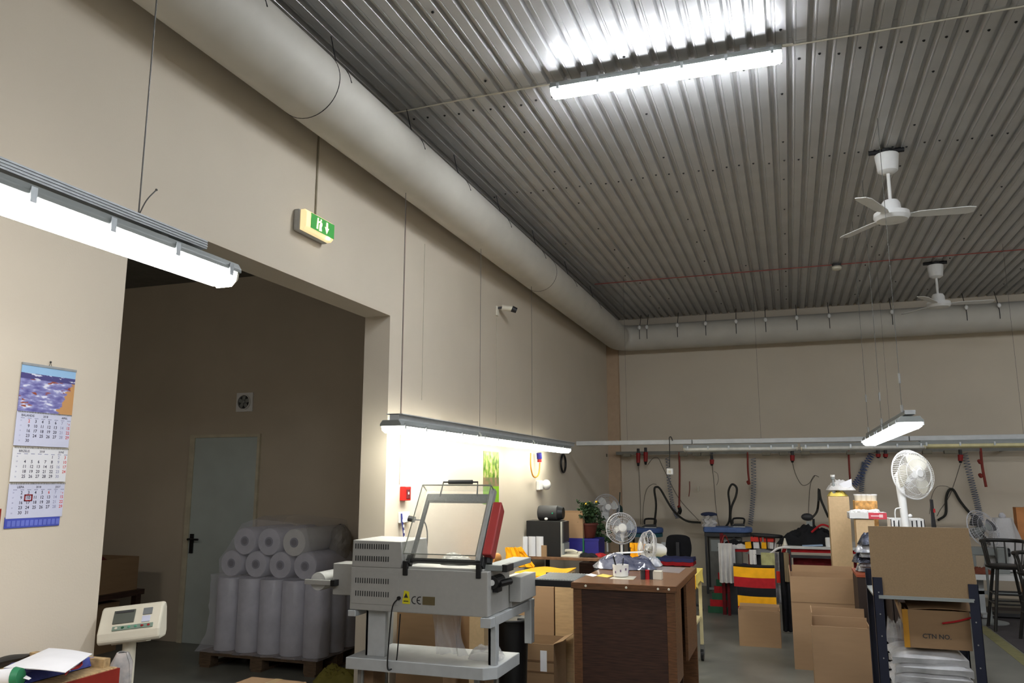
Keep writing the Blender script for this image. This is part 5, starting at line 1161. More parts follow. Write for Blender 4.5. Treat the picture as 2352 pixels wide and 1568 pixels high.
# striped textile over chair
ys_ = 8.75; x0, x1, z0, z1 = R(1688, 1301, 1783, 1440, ys_)
stp = thing('striped_textile', 'yellow red and black striped cloth over a chair back behind the carton', 'cloth', ((x0+x1)/2, ys_, 0))
bounds = [1297, 1301, 1324, 1347, 1367, 1392, 1412, 1431, 1450]; cols = [BLKC, YEL, REDC, BLKC, YEL, REDC, BLKC, YEL]
zs_ = [zat((x0+x1)/2, ys_, b) for b in bounds]
for i, m_ in enumerate(cols):
    za, zb3 = zs_[i], max(.003, zs_[i+1])
    ex0 = x0-(0 if i < 3 else -.03)-(0); 
    G().sheet(lambda u, v: (ex0+(x1-ex0)*u, ys_-.012*math.sin(u*5+1)-(.0 if i else -.02*(1-v)), za+(zb3-za)*v-.012*math.sin(u*2.4)), 14, 3, .015).build('stripe', m_, stp, smooth=False)
ch = thing('folding_chair', 'dark chair under the striped cloth behind the open carton', 'chair', ((x0+x1)/2, ys_+.2, 0))
for x in (x0+.05, x1-.05): G().box(x-.014, ys_+.03, 0, x+.014, ys_+.055, zs_[1]-.02).build('leg', DGREY, ch); G().box(x-.014, ys_+.42, 0, x+.014, ys_+.445, .44).build('leg', DGREY, ch)
G().box(x0+.04, ys_+.06, .44, x1-.04, ys_+.45, .47).build('seat', BLKC, ch, bevel=.01); G().box(x0+.04, ys_+.03, zs_[1]-.2, x1-.04, ys_+.05, zs_[1]-.02).build('backrest', BLKC, ch)
# ======================= WHITE TABLE WITH RED SKIRT =======================
yw = 9.8; zt = .85; x0 = -.12; x1 = .72
wt = thing('cutting_table', 'long white topped table with dark red cloth below, at centre right', 'table', ((x0+x1)/2, yw+.4, 0))
G().box(x0, yw, zt-.03, x1+.6, yw+.9, zt).build('table_top', mat('white_top', (206, 206, 204), .3), wt, bevel=.004)
G().box(x0+.05, yw+.04, zt-.07, x1+.55, yw+.06, zt-.03).build('red_rail', REDC, wt)
G().sheet(lambda u, v: (x0+.1+(x1-x0+.3)*u, yw+.12+.01*math.sin(u*40), zt-.12-.45*v), 30, 4, .006).build('dark_red_skirt', DRED, wt, smooth=True)
G().box(x0+.04, yw+.02, zt-.13, x1+.5, yw+.05, zt-.10).build('steel_bar', DGREY, wt)
for x in (x0+.06, x1+.5):
    for yy in (yw+.05, yw+.85): G().box(x-.02, yy-.02, 0, x+.02, yy+.02, zt-.03).build('leg', DGREY, wt)
p = AY(1858, 1240, yw+.25); cloth('black_cloth_pile', 'big black cloth pile lying on the white topped table', 'cloth', (p.x-.02, yw+.3, zt), .34, .24, .22, BLKC, 61, n=30)
p = AY(1893, 1230, yw+.3); cloth('red_trimmed_garment', 'black garment with red trim at right of the black cloth pile', 'cloth', (p.x, yw+.3, zt), .15, .15, .24, BLKC, 62)
tag(G().tube([(p.x-.14, yw+.12, zt+.15), (p.x-.03, yw+.12, zt+.235), (p.x+.06, yw+.12, zt+.21), (p.x+.1, yw+.14, zt+.16)], .012).build('red_trim', REDC), 'red piping on the black garment by the pale board box', 'trim')
p = AY(1868, 1246, yw+.03); tag(G(rot((p.x, yw+.05, zt), 'Y', -3)).box(p.x-.12, yw+.02, zt+.003, p.x+.1, yw+.12, zt+.018).build('blue_white_ruler', mat('pale_blue', (150, 172, 200), .5)), 'pale blue and white flat packet at the front of the white table', 'packet')
p = AY(1903, 1242, yw+.05); tag(G().lathe((p.x, yw+.06, zt), [(.03, 0), (.034, .02), (.034, .09), (.03, .1)], 16).build('white_cup', WHITE, smooth=True), 'white cup on the white table left of pale board box', 'cup')
p = AY(1803, 1247, yw+.1); tag(G().lathe((p.x, yw+.1, zt), [(.03, 0), (.012, .06), (.008, .08)], 12).build('thread_cone', OFFW, smooth=True), 'small pale thread cone at the left end of white table', 'cone')
q = AY(1860, 1205, yw+.4); st_ = thing('steam_brush', 'upright grey and white steam gun standing behind black cloth pile', 'iron', (q.x, yw+.6, zt))
G().box(q.x-.035, yw+.57, zt, q.x+.035, yw+.63, zt+.25).build('stand', HOUS, st_, bevel=.006); G().ell((q.x-.02, yw+.6, zt+.30), (.07, .04, .045), 12, 8).build('head', DGREY, st_, smooth=True); G().cyl((q.x+.045, yw+.6, zt+.12), (q.x+.05, yw+.6, zt+.28), .014).build('handle', BLACK, st_)
# ======================= BIG OPEN CARTONS =======================
ya = 8.4; x0, x1, z0, z1 = R(1697, 1402, 1790, 1480, ya); x1 += .01
carton('carton', 'open brown carton in front of the yellow red black striped cloth', x0, x1, ya, ya+.26, 0, z1, CARD, 'b', fl=.03)
ya = 7.55; x0, x1, z0, z1 = R(1820, 1326, 1976, 1537, ya)
bc1 = carton('carton', 'tallest open brown carton, left of the table with the fan', x0, x1, ya, ya+.42, 0, z1, CARD, '', fl=.2)
yk = ya+.42; G(rot((x0, yk, z1), 'X', -3)).box(x0+.02, yk-.006, z1, x1-.01, yk, zat(x0, yk, 1296)).build('flap', CARD, bc1); G().box(x0, ya-.002, z1-.215, x1, ya, z1-.208).build('crease_line', CARD2, bc1)
G(rot((x0, ya, z1), 'Y', -4)).box(x0, ya+.02, z1, x0+.005, ya+.3, z1+.07).build('flap', CARD, bc1)
ya = 6.5; x0, x1, z0, z1 = R(1869, 1440, 2006, 1600, ya)
bc2 = carton('carton', 'open brown carton nearest the blue-black rack post, in front of the tallest', x0, x1, ya, ya+.40, 0, z1, CARD, '')
for yy, pz in ((ya+.40, 1392), (ya+.2, 1412)): G().box(x0+.01, yy-.006, z1-.05, x1-.01, yy, zat(x0, yy, pz)).build('flap', CARD, bc2)
G(rot((x0, ya, z1), 'Y', 3)).box(x0, ya+.02, z1-.01, x0+.005, ya+.38, z1+.09).build('flap', CARD, bc2)
# ======================= RIGHT: RACK, LONG TABLE AND ITS LOAD =======================
yr = 5.6; rx0 = AY(2004, 1330, yr).x; rx1 = AY(2247, 1345, yr).x; zp = zat(rx0, yr, 1325); zp2 = zat(rx1, yr, 1342)
rk = thing('storage_rack', 'blue-black steel rack at right front, holding carton and foil bags', 'rack', ((rx0+rx1)/2, yr+.3, 0))
for k, (x, s_) in enumerate(((rx0, 1), (rx1, -1))):
    zz = zp if k == 0 else zp2
    for yy, d in ((yr, 1), (yr+.55, -1)):
        g = G(); g.box(x, yy, 0, x+s_*.055, yy+d*.003, zz).box(x, yy, 0, x+s_*.003, yy+d*.045, zz); po_ = g.build('post', RACK, rk)
        if d == 1:
            g = G()
            for j in range(4): g.cyl((x+s_*.03, yy-.002, zz-.09-j*.13), (x+s_*.03, yy+.001, zz-.09-j*.13), .0045, n=8)
            g.build('bolt_holes', ZINC, po_)
zs1 = zat(rx0, yr, 1368)
G().box(rx0+.004, yr+.004, zs1-.012, rx1-.004, yr+.55, zs1).build('shelf', HOUS, rk); G().box(rx0+.004, yr+.004, .04, rx1-.004, yr+.55, .055).build('shelf', HOUS, rk)
# hardboard panel
pn0 = AY(2001, 1290, yr-.02).x; pn1 = AY(2234, 1290, yr-.02).x
hp = G(); zt0, zt1 = zat(pn0, yr, 1208), zat(pn1, yr, 1213)
hp.prism([(pn0, zs1+.001), (pn1+.02, zs1+.001), (pn1, zt1), (pn0, zt0)], 'y', yr+.01, yr+.028)
tag(hp.build('fibreboard_panel', HARD), 'large brown fibreboard panel standing on the top of the rack', 'panel')
tag(G().box(pn0+.03, yr-.006, zs1-.014, pn1-.01, yr+.003, zs1+.006).build('edge_strip', HOUS), 'thin grey strip along the bottom edge of the fibreboard panel', 'strip')
# foil bag pile in rack
zc_ = zat(.8, yr+.1, 1492); bx0, bx1 = AY(2052, 1520, yr+.1).x, AY(2228, 1520, yr+.1).x
nb = 9; hb = (zc_-.056)/nb
for i in range(nb):
    z = .056+i*hb
    def ff(u, v, z=z, i=i): 
        e = 1-abs(2*u-1)**5; e2 = 1-abs(2*v-1)**5
        return (bx0+(bx1-bx0)*u+.01*math.sin(i*2.1), yr+.06+.4*v+.012*math.sin(i*1.3+u*3), z+hb*.15+hb*.95*e*e2*(.9+.1*math.sin(7*u+i)))
    def fb(u, v, f=ff, z=z): p = f(u, v); return (p[0], p[1], min(p[2], z+hb*.2))
    g = G().sheet(ff, 16, 10, hb*.75)
    tag(g.build('foil_bag', mat('bag_silver', (206, 206, 208), .25, .15, var=.12, scale=10, bump=.35, bscale=14), smooth=True), 'silver grey folded bag, '+['lowest', 'second from below', 'third from below', 'fourth from below', 'middle', 'fourth from top', 'third from top', 'second from top', 'topmost'][i]+' of the pile in the rack', 'bag', 'silver bags in the rack')
# carton CTN on top of pile
yc = yr+.06; x0, x1, z0, z1 = R(2083, 1402, 2230, 1488, yc); z0 = zc_+.012
ct = carton('carton', 'small open carton printed CTN NO. on the silver bags in the rack', x0, x1, yc, yc+.3, z0, z1, CARD2, '')
cxm = AY(2152, 1462, yc).x; G().text('CTN NO.', .038, (cxm, yc-.002, zat(cxm, yc, 1462)), (1, 0, 0), (0, 0, 1)).build('printed_text', DGREY, ct)
G().box(x0-.02, yc-.004, z0, x0+.012, yc+.0, z1).build('yellow_tape', mat('yellow_tape', (176, 124, 30), .5), ct)
def fq(u, v): return (x0+.02+(x1-x0+.01)*u, yc+.02+.24*v, z1+.045*v+.012*math.sin(3*u)+.0)
G().sheet(fq, 6, 4, .004).build('flap', CARD, ct); G(rot((x0, yc, z1), 'Y', -14)).box(x0-.03, yc+.02, z0+.05, x0-.025, yc+.2, z1+.12).build('flap', CARD, ct)
tag(G().tube([(AY(2165, 1432, yc-.02).x, yc-.01, zat(.8, yc, 1430)), (AY(2200, 1424, yc-.02).x, yc-.01, zat(.8, yc, 1423)), (AY(2236, 1412, yc-.02).x, yc-.01, zat(.8, yc, 1412))], .006).build('red_strap', REDC), 'red and white strap lying across the printed carton', 'strap')
x0, x1, z0, z1 = R(2034, 1400, 2072, 1490, yr+.2); cloth('plastic_bags', 'crumpled clear plastic left of the printed carton in the rack', 'bag', ((x0+x1)/2+.02, yr+.25, zc_+.002), .06, .14, z1-zc_-.01, BAGP, 71)
# long brown table running back behind the rack
lt0x, lt1x = .63, 1.15; ly0, ly1 = 6.6, 7.9; lz = .98
ltb = thing('packing_table', 'long brown packing table behind the rack carrying fan and board boxes', 'table', ((lt0x+lt1x)/2, (ly0+ly1)/2, 0))
G().box(lt0x, ly0, lz-.03, lt1x, ly1, lz).build('table_top', WOODD, ltb); G().box(lt0x-.006, ly0, lz-.034, lt0x, ly1, lz+.002).build('orange_edging', mat('orange_edge', (150, 72, 44), .5), ltb)
G().box(lt0x+.02, ly0+.02, 0, lt0x+.035, ly1-.02, lz-.03).box(lt0x+.03, ly0+.02, 0, lt1x-.02, ly0+.035, lz-.03).box(lt1x-.035, ly0+.02, 0, lt1x-.02, ly1-.02, lz-.03).build('side_panel', mat('dark_panel', (50, 38, 32), .6), ltb)
ss = thing('side_stand', 'narrow dark stand with orange edge left of the packing table', 'stand', (.54, 7.2, 0))
G().box(.455, 7.0, 0, .62, 7.5, .84).build('body', mat('dark_panel', (50, 38, 32), .6), ss); G().box(.45, 6.995, .84, .622, 7.505, .86).build('top', mat('orange_edge', (150, 72, 44), .5), ss)
# board boxes
def boardbox(label, a, b, c, d, y, dep, m=CARD3, base=None):
    x0, x1, z0, z1 = R(a, b, c, d, y); z0 = lz if base is None else base
    return tag(G().box(x0, y, z0, x1, y+dep, z1).build('board_box', m, bevel=.003), label, 'box'), x0, x1, z1
_, xa, xb, zA = boardbox('tall pale chipboard box standing on the packing table, farthest left', 1906, 1140, 1954, 1258, 8.9, .3, base=.0)
zA_ = zA
_, xc, xd, zB_ = boardbox('pale chipboard column under the red and white carton', 1969, 1192, 2012, 1300, 8.0, .25, base=0)
_, xe, xf, zC_ = boardbox('knotty wood box with white tubs, behind the red and white carton', 1964, 1150, 2016, 1180, 8.35, .25, mat('knotty_wood', (214, 160, 92), .6, var=.25, scale=30), base=0)
# white things on top of tall box
cxx = (xa+xb)/2
cloth('white_yellow_bag', 'pale yellow folded bag lying on the tall chipboard box', 'bag', (cxx, 9.05, zA_), .10, .12, .085, YELP, 81)
cloth('white_paper_bag', 'white printed paper and bags heaped on the tall chipboard box', 'bag', (cxx+.03, 9.05, zA_+.06), .14, .12, .11, WCL, 82)
q = AY(1911, 1112, 9.0); bo = thing('small_bottle', 'small white topped bottle on the tall chipboard box', 'bottle', (q.x+.01, 8.98, zA_)); G().lathe((q.x+.01, 8.98, zA_), [(.02, 0), (.022, .1), (.012, .13), (.012, .17), (.02, .175), (.02, .2)], 14).build('bottle_body', HOUS, bo, smooth=True)
G().lathe((q.x+.01, 8.98, zA_+.2), [(.022, 0), (.022, .02)], 14).build('cap', WHITE, bo)
q = AY(1965, 1130, 8.95); tag(G().sheet(lambda u, v: (cxx+.02+.12*u, 8.97, zA_+.05+.08*v+.05*u), 6, 4, .003).build('paper_sheet', PAPER), 'white paper sheet sticking out right of the tall chipboard box', 'paper')
for i in range(4):
    x = xe+.035+i*(xf-xe-.05)/3.3; t = thing('white_tub', ['first', 'second', 'third', 'last'][i]+' white tub from left on the knotty wood box', 'tub', (x, 8.41, zC_), 'white tubs'); G().lathe((x, 8.41, zC_), [(.03, 0), (.034, .05)], 16).build('tub', OFFW, t, smooth=True); G().lathe((x, 8.41, zC_+.05), [(.037, 0), (.037, .012)], 16).build('lid', WHITE, t)
# red and white carton with white stuff
y_ = 7.99; x0, x1, z0, z1 = R(1950, 1177, 2037, 1195, y_); z0 = zB_+.002
rw = thing('red_white_carton', 'low white and pinkish red carton filled with white pieces', 'box', ((x0+x1)/2, y_+.1, z0)); xm_ = x0+(x1-x0)*.52
g = G(); e = .004; g.box(x0, y_, z0, xm_, y_+e, z1).box(x0, y_+.26, z0, x1, y_+.26+e, z1).box(x0, y_, z0, x0+e, y_+.26, z1).box(x1-e, y_, z0, x1, y_+.26, z1).box(x0, y_, z0, x1, y_+.26, z0+e).build('white_body', WHITE, rw)
G().box(xm_, y_-.001, z0, x1, y_+e, z1).build('red_front', mat('pink_red', (206, 70, 84), .5), rw)
G().text('mini', .03, (xm_+(x1-xm_)*.28, y_-.003, (z0+z1)/2), (1, 0, 0), (0, 0, 1)).box(x0+(x1-x0)*.80, y_-.003, z0+.02, x0+(x1-x0)*.90, y_-.001, z1-.02).build('print', WHITE, rw) if False else G().box(xm_+.02, y_-.003, (z0+z1)/2-.005, xm_+.09, y_-.001, (z0+z1)/2+.005).box(x0+(x1-x0)*.80, y_-.003, z0+.015, x0+(x1-x0)*.90, y_-.001, z1-.015).build('print', mat('print_pink', (236, 200, 204), .6), rw)
rnd = random.Random(3); g = G()
for i in range(26): g.ell((rnd.uniform(x0+.03, x1-.05), rnd.uniform(y_+.04, y_+.22), z1+rnd.uniform(-.015, .01)), (.028, .028, .018), 8, 5, .1, i)
o = g.build('white_pieces', WHITE, None, smooth=True); tag(o, 'white loose pieces filling the red and white carton', 'pieces', kind='stuff')
# white basket and desk fan base
yd = 7.25; qb = AY(2085, 1200, yd); zb_ = zat(qb.x, yd, 1222)
cbx = thing('carton', 'brown carton under the white basket, behind the fibreboard panel', 'box', (qb.x, yd+.15, lz))
x0, x1, _, _ = R(2015, 1195, 2130, 1225, yd); G().box(x0, yd-.02, lz, x1, yd+.35, zb_-.003).build('body', CARD, cbx)
bk_ = thing('white_basket', 'white plastic basket with printed papers at the foot of the fan', 'basket', (qb.x, yd+.15, zb_))
x0, x1, _, z1 = R(2046, 1192, 2124, 1210, yd); g = G(); e = .005
g.box(x0, yd, zb_, x1, yd+.25, zb_+e).box(x0, yd, zb_, x1, yd+e, z1).box(x0, yd+.25, zb_, x1, yd+.25+e, z1).box(x0, yd, zb_, x0+e, yd+.25, z1).box(x1-e, yd, zb_, x1, yd+.25, z1).build('body', WHITE, bk_)
g = G()
for i in range(7): g.box(x0+.02+i*(x1-x0-.05)/6, yd-.002, zb_+.02, x0+.03+i*(x1-x0-.05)/6, yd, z1-.012+.004*(i % 2))
g.build('print', DGREY, bk_)
q = AY(2095, 1090, yd-.05); xp_ = AY(2078, 1180, yd-.05).x
fan = thing('desk_fan', 'large white fan standing above the packing table, right of centre', 'fan', (xp_, yd-.06, lz))
zc2_ = q.z; Rf = .172
G().lathe((xp_, yd-.12, lz), [(.1, 0), (.1, .02), (.03, .04), (.026, .05)], 24).build('base', WHITE, fan, smooth=True)
G().cyl((xp_, yd-.12, lz+.03), (xp_-.015, yd-.10, zc2_-.2), .024, .03, n=14).build('pole', WHITE, fan, smooth=True)
G().tube([(xp_-.015, yd-.10, zc2_-.21), (xp_-.02, yd-.08, zc2_-.08), (xp_, yd-.02, zc2_-.01)], .032, 10).build('neck', WHITE, fan, smooth=True)
G().ell((xp_+.03, yd-.12, zat(xp_, yd, 1183)), (.016, .012, .016), 10, 6).build('knob', WHITE, fan, smooth=True)
G().tube([(xp_-.03, yd-.12, zc2_-.26), (xp_-.075, yd-.12, zc2_-.28), (xp_-.075, yd-.12, zc2_-.40), (xp_-.06, yd-.1, lz+.3)], .005).build('cord', WHITE, fan, smooth=True)
T = Matrix.Translation((q.x, yd-.05, zc2_)) @ Matrix.Rotation(math.radians(36), 4, 'Z') @ Matrix.Rotation(math.radians(-8), 4, 'X')
g = G(T)
for yy, rr, r_ in ((-.075, .05, .0022), (-.072, Rf*.6, .0018), (-.05, Rf*.86, .0018), (0, Rf, .006), (.035, Rf*.86, .0018), (.05, Rf*.5, .0018)): g.torus((0, yy, 0), (0, 1, 0), rr*1.14, r_, 40, 5)
g.build('guard_rings', WHITE, fan, smooth=True)
g = G(T); N = 72
for k in range(N):
    c_, s_ = math.cos(2*math.pi*k/N)*1.14, math.sin(2*math.pi*k/N)*1.14; g.tube([(c_*r_, yy, s_*r_) for r_, yy in ((.03, -.08), (Rf*.62, -.07), (Rf*.88, -.05), (Rf, 0), (Rf*.88, .035), (.05, .052))], .0012, 3, False)
g.build('guard_wires', WHITE, fan, kind='stuff')
G(T).lathe((0, -.082, 0), [(.035, 0), (.03, .008)], 16, (0, -1, 0)).build('guard_badge', WHITE, fan, smooth=True); G(T).lathe((0, .05, 0), [(.055, 0), (.06, .06), (.03, .12)], 18, (0, 1, 0)).build('motor', WHITE, fan, smooth=True); G(T).lathe((0, .01, 0), [(.035, 0), (.03, .035)], 16, (0, -1, 0)).build('hub', WHITE, fan, smooth=True)
for k in range(3):
    def fn(u, v, k=k):
        r_ = .03+u*(Rf*.96-.03); wd = (.35+1.0*math.sin(math.pi*min(1, u*.62+.15))); an = 2*math.pi*k/3+.9+(v-.5)*wd+.3*u; return (r_*math.cos(an), -.02+(v-.5)*.05, r_*math.sin(an))
    G(T).sheet(fn, 10, 6, .002).build('blade', OFFW, fan, smooth=True)
# foil packages hanging at left of rack
for i, (px, py) in enumerate(((1986, 1232), (1978, 1250), (1990, 1262), (1974, 1275), (1988, 1285), (1982, 1298), (1992, 1312), (1994, 1245))):
    p = AY(px, py, 7.12); cloth('foil_package', ['topmost', 'upper left', 'middle right', 'left corner', 'central', 'lower left', 'lowest', 'upper right'][i]+' silver foil package in the heap beside the fibreboard panel', 'package', (p.x+.03, 7.08+.035*i, max(.862, p.z-.06)), .085, .08, .12, [FOIL, mat('foil_dark', (74, 78, 92), .25, .4, var=.3, scale=20, bump=.5)][i % 3 == 0], 90+i, 'foil packages', n=10)
# wedge holder black at right of the basket
x0, x1, z0, z1 = R(2136, 1147, 2156, 1212, 7.1)
bw = thing('black_easel', 'slim black folded stand rising behind the fibreboard panel', 'stand', ((x0+x1)/2, 7.1, lz))
G().prism([(x0, lz), (x0+.035, lz), ((x0+x1)/2, z1), ((x0+x1)/2-.02, z1)], 'y', 7.1, 7.13).build('leg', BLACK, bw); G().prism([(x1-.025, lz), (x1, lz), ((x0+x1)/2, z1), ((x0+x1)/2-.015, z1)], 'y', 7.15, 7.18).build('leg', BLACK, bw); G().box((x0+x1)/2-.006, 7.09, z1-.1, (x0+x1)/2+.008, 7.1, z1-.07).build('red_dot', REDP, bw)
# ======================= BAR STOOLS AND RIGHT BACKGROUND =======================
def bar_stool(label, cx, cy, zs, zb):
    t = thing('bar_stool', label, 'stool', (cx, cy, 0), 'dark bar stools')
    G().lathe((cx, cy, zs-.04), [(.16, 0), (.19, .01), (.195, .03), (.17, .04)], 28).build('seat', STOOL, t, smooth=True)
    for i, (a, b) in enumerate(((-1, -1), (1, -1), (1, 1), (-1, 1))): G().cyl((cx+a*.10, cy+b*.1, zs-.04), (cx+a*.19, cy+b*.17, 0), .017, n=10).build('leg', STOOL, t, smooth=True)
    for z, r_ in ((.28, .158), (.38, .148)):
        for a, b, c, d in ((-1, -1, 1, -1), (1, -1, 1, 1), (1, 1, -1, 1), (-1, 1, -1, -1)): G().cyl((cx+a*r_, cy+b*r_*.92, z), (cx+c*r_, cy+d*r_*.92, z), .009, n=8).build('stretcher', STOOL, t)
    pts = [(cx+.21*math.cos(a), cy+.2*math.sin(a), zb) for a in [math.radians(k) for k in range(-20, 201, 20)]]
    G().tube(pts, .02, 8).build('back_rail', STOOL, t, smooth=True)
    for a in range(-15, 200, 30): r = math.radians(a); G().cyl((cx+.17*math.cos(r), cy+.16*math.sin(r), zs-.01), (cx+.21*math.cos(r), cy+.2*math.sin(r), zb), .008, n=8).build('spindle', STOOL, t)
    return t
cx = (1.93+2.22)/2+.09; cy = 10.2; zs = zat(cx, cy, 1296)
bar_stool('dark wooden bar stool with curved back, left one at right edge', cx, cy, zs, zat(cx, cy, 1243))
bar_stool('second dark bar stool, cut by the right border', AY(2385, 1290, 9.5).x, 9.5, zs-.0, zat(2.3, 9.5, 1272))
x0, x1, z0, z1 = R(2238, 1322, 2420, 1340, 10.9)
swt = thing('sewing_table', 'white topped sewing table behind the dark bar stools', 'table', ((x0+x1)/2, 11.1, 0)); G().box(x0-.1, 10.9, z1-.06, x1, 11.5, z1).build('table_top', WHITE, swt)
for x in (x0+.1, x0+.62, x1-.1): G().box(x-.03, 11.1, .03, x+.03, 11.16, z1-.06).box(x-.04, 10.95, 0, x+.04, 11.45, .04).build('leg_frame', MGRE2, swt)
G().box(x0, 11.1, .25, x1-.1, 11.13, .29).build('cross_bar', HOUS, swt)
G().box(x0+.2, 10.98, .02, x0+.52, 11.2, .06).build('pedal', DGREY, swt)
sm2 = thing('sewing_machine', 'grey sewing machine half hidden behind the left bar stool', 'sewing machine', (x0+.15, 11.15, z1))
G().box(x0+.0, 11.08, z1, x0+.42, 11.26, z1+.05).build('bed', HOUS, sm2, bevel=.01); G().box(x0+.3, 11.1, z1+.05, x0+.42, 11.24, z1+.3).build('column', HOUS, sm2, bevel=.015); G().box(x0+.02, 11.12, z1+.2, x0+.42, 11.22, z1+.3).build('arm', HOUS, sm2, bevel=.015); G().box(x0+.02, 11.12, z1+.07, x0+.08, 11.22, z1+.21).build('needle_head', HOUS, sm2, bevel=.01)
G().cyl((x0+.42, 11.17, z1+.24), (x0+.45, 11.17, z1+.24), .05, n=18).build('handwheel', BLACK, sm2)
cloth('red_brown_cloth', 'red brown cloth pieces on the floor under the sewing table', 'cloth', (x0+.1, 11.0, z1), .12, .08, .09, mat('rust_cloth', (120, 64, 46), .9), 101)
p = AY(2325, 1205, 10.9)
def fbag(u, v):
    a = 2*math.pi*u; r_ = (.10+.16*v)*(1+.10*math.sin(5*a+3*v)); return (p.x+r_*math.cos(a), 11.34+r_*.6*math.sin(a), z1+.02+(.62)*(1-v))
bgg = thing('clear_bag', 'tall clear plastic bag tied up on the sewing table', 'bag', (p.x, 11.34, z1)); G().sheet(fbag, 30, 16, .002).build('bag_film', clear('bag_film', (225, 224, 226), .5, .25), bgg, smooth=True); G().ell((p.x, 11.34, z1+.16), (.15, .1, .13), 14, 9, .12, 5).build('yellowish_contents', mat('bag_contents', (190, 190, 150), .8, var=.15), bgg); G().ell((p.x, 11.34, z1+.66), (.04, .03, .04), 12, 8, .1).build('tied_top', mat('bag_tie', (190, 190, 196), .4), bgg)
x0, x1, z0, z1_ = R(2338, 1165, 2362, 1260, 11.6); tag(G().box(x0, 11.6, 0, x1+.3, 11.75, z1_).build('orange_board', mat('orange_board', (206, 138, 84), .7)), 'orange brown board at the right border beyond the clear bag', 'board')
cloth('white_bits', 'white fabric scraps on the floor under the sewing table', 'cloth', (AZ(2300, 1410, .02).x, AZ(2300, 1410, .02).y, 0), .12, .08, .05, WCL, 103)
# floor line and mat
tag(G().box(1.83, 7.2, 0, 1.95, 10.35, .002).build('floor_line', GASK), 'worn yellow marking line on the floor at lower right', 'line')
tag(G().box(1.97, 7.5, 0, 3.6, 11.9, .004).build('floor_mat', mat('mat_dark', (70, 66, 68), .8)), 'dark floor mat area under the bar stools', 'mat')
# ======================= BACK WALL SERVICE RAIL, PLUGS, HOSES =======================
ry = 12.55; rz = 2.0
sr = thing('service_rail', 'dark service rail along the back wall carrying plugs and hoses', 'rail', (0, ry, rz-.03))
for a, b in ((-2.6, -1.05), (-1.05, .9), (.9, 3.2), (3.2, 6)): G().box(a+.003, ry, rz-.02, b-.003, ry+.06, rz+.03).build('rail_section', mat('rail_grey', (120, 118, 110), .5), sr)
g = G()
for px in (1385, 1440, 1570, 1600, 1620, 1760, 1800, 1850, 1955, 2075, 2130, 2180, 2200):
    x = AY(px, 1045, ry).x; G().box(x-.06, ry-.03, rz-.05, x+.06, ry+.06, rz-.0).build('junction_box', mat('rail_box', (126, 120, 104), .6), sr, bevel=.006)
for x in (-2.2, -.6, 1.2, 2.8): G().box(x-.015, ry+.06, rz-.02, x+.015, BY, rz+.02).build('wall_bracket', DGREY, sr)
def plug(label, px, y0, y1, dk=True):
    a = AY(px, y0, ry-.03); b = AY(px, y1, ry-.03); t = thing('power_plug', label, 'plug', a, 'red plugs on the service rail')
    G().cyl(a, a+(b-a)*.75, .035, .03, n=14).build('body', REDP, t, smooth=True); G().cyl(a+(b-a)*.75, b, .024, .016, n=12).build('gland', BLACK, t)
    G().cyl(a, a+Vector((0, 0, .07)), .022, n=10).box(a.x-.02, ry-.03, rz-.03, a.x+.02, ry+.01, rz+.0).build('collar', DGREY, t)
for px, a, b, lb in ((1466, 1040, 1070, 'long red plug, leftmost of the two hanging together at left'), (1483, 1038, 1067, 'long red plug, right one of the two hanging together at left'), (1635, 1055, 1069, 'short red plug on the rail above the blue sleeve board'), (1820, 1045, 1062, 'red plug on the rail left of the tall chipboard box'), (2017, 1042, 1052, 'left short red socket beside the lit hanging light'), (2034, 1042, 1052, 'right short red socket beside the lit hanging light'), (2206, 1044, 1063, 'red plug on the rail above the right black hose')):
    plug(lb, px, a, b)
def cord(name, label, catg, pts, y, r, m, group=None): 
    return tag(G().tube([AY(a, b, y if len(q_) == 0 else q_[0]) for a, b, *q_ in pts], r, 6).build(name, m, smooth=True), label, catg, group)
HG = mat('hose_black', (44, 44, 40), .6); RC = mat('rust_pipe', (130, 44, 34), .5); TCB = mat('thin_cable', (104, 98, 88), .6)
cord('steam_hose', 'thick dark hose arching from the left iron to the sleeve board', 'hose', [(1503, 1205, 12.05), (1507, 1160), (1503, 1125), (1508, 1118), (1518, 1125), (1545, 1170), (1575, 1195), (1610, 1200)], 12.3, .016, HG)
cord('steam_hose', 'dark hose looped upright above the iron on blue table', 'hose', [(1665, 1212), (1675, 1195), (1676, 1160), (1673, 1130), (1681, 1112), (1692, 1120), (1690, 1140), (1680, 1165), (1678, 1190), (1682, 1210)], 12.3, .016, HG)
cord('steam_hose', 'dark hose rising behind black cloth pile then falling to chipboard box', 'hose', [(1862, 1192, 10.42), (1876, 1175), (1880, 1150), (1881, 1122), (1885, 1145), (1893, 1165), (1903, 1188)], 12.3, .016, HG)
cord('steam_hose', 'thick dark hose arching right of the black folded stand', 'hose', [(2155, 1194, 12.7), (2172, 1180), (2173, 1145), (2180, 1125), (2190, 1125), (2205, 1150), (2230, 1180), (2254, 1196)], 12.77, .018, HG)
cord('thin_cable', 'thin cable arc left of the left steam iron', 'cable', [(1476, 1205), (1478, 1160), (1485, 1125), (1498, 1112), (1508, 1112)], 12.793, .004, TCB)
cord('thin_cable', 'thin cable hanging straight from the leftmost red plug', 'cable', [(1467, 1070), (1470, 1130), (1472, 1204)], 12.793, .004, TCB)
cord('thin_cable', 'thin cable arching from second red plug down to ironing table', 'cable', [(1487, 1068), (1500, 1052), (1512, 1052), (1522, 1072), (1536, 1100), (1560, 1145), (1605, 1195)], 12.793, .004, TCB)
cord('thin_cable', 'thin cable dropping from the short red plug to blue table', 'cable', [(1636, 1069), (1640, 1110), (1645, 1170), (1652, 1208)], 12.793, .004, TCB)
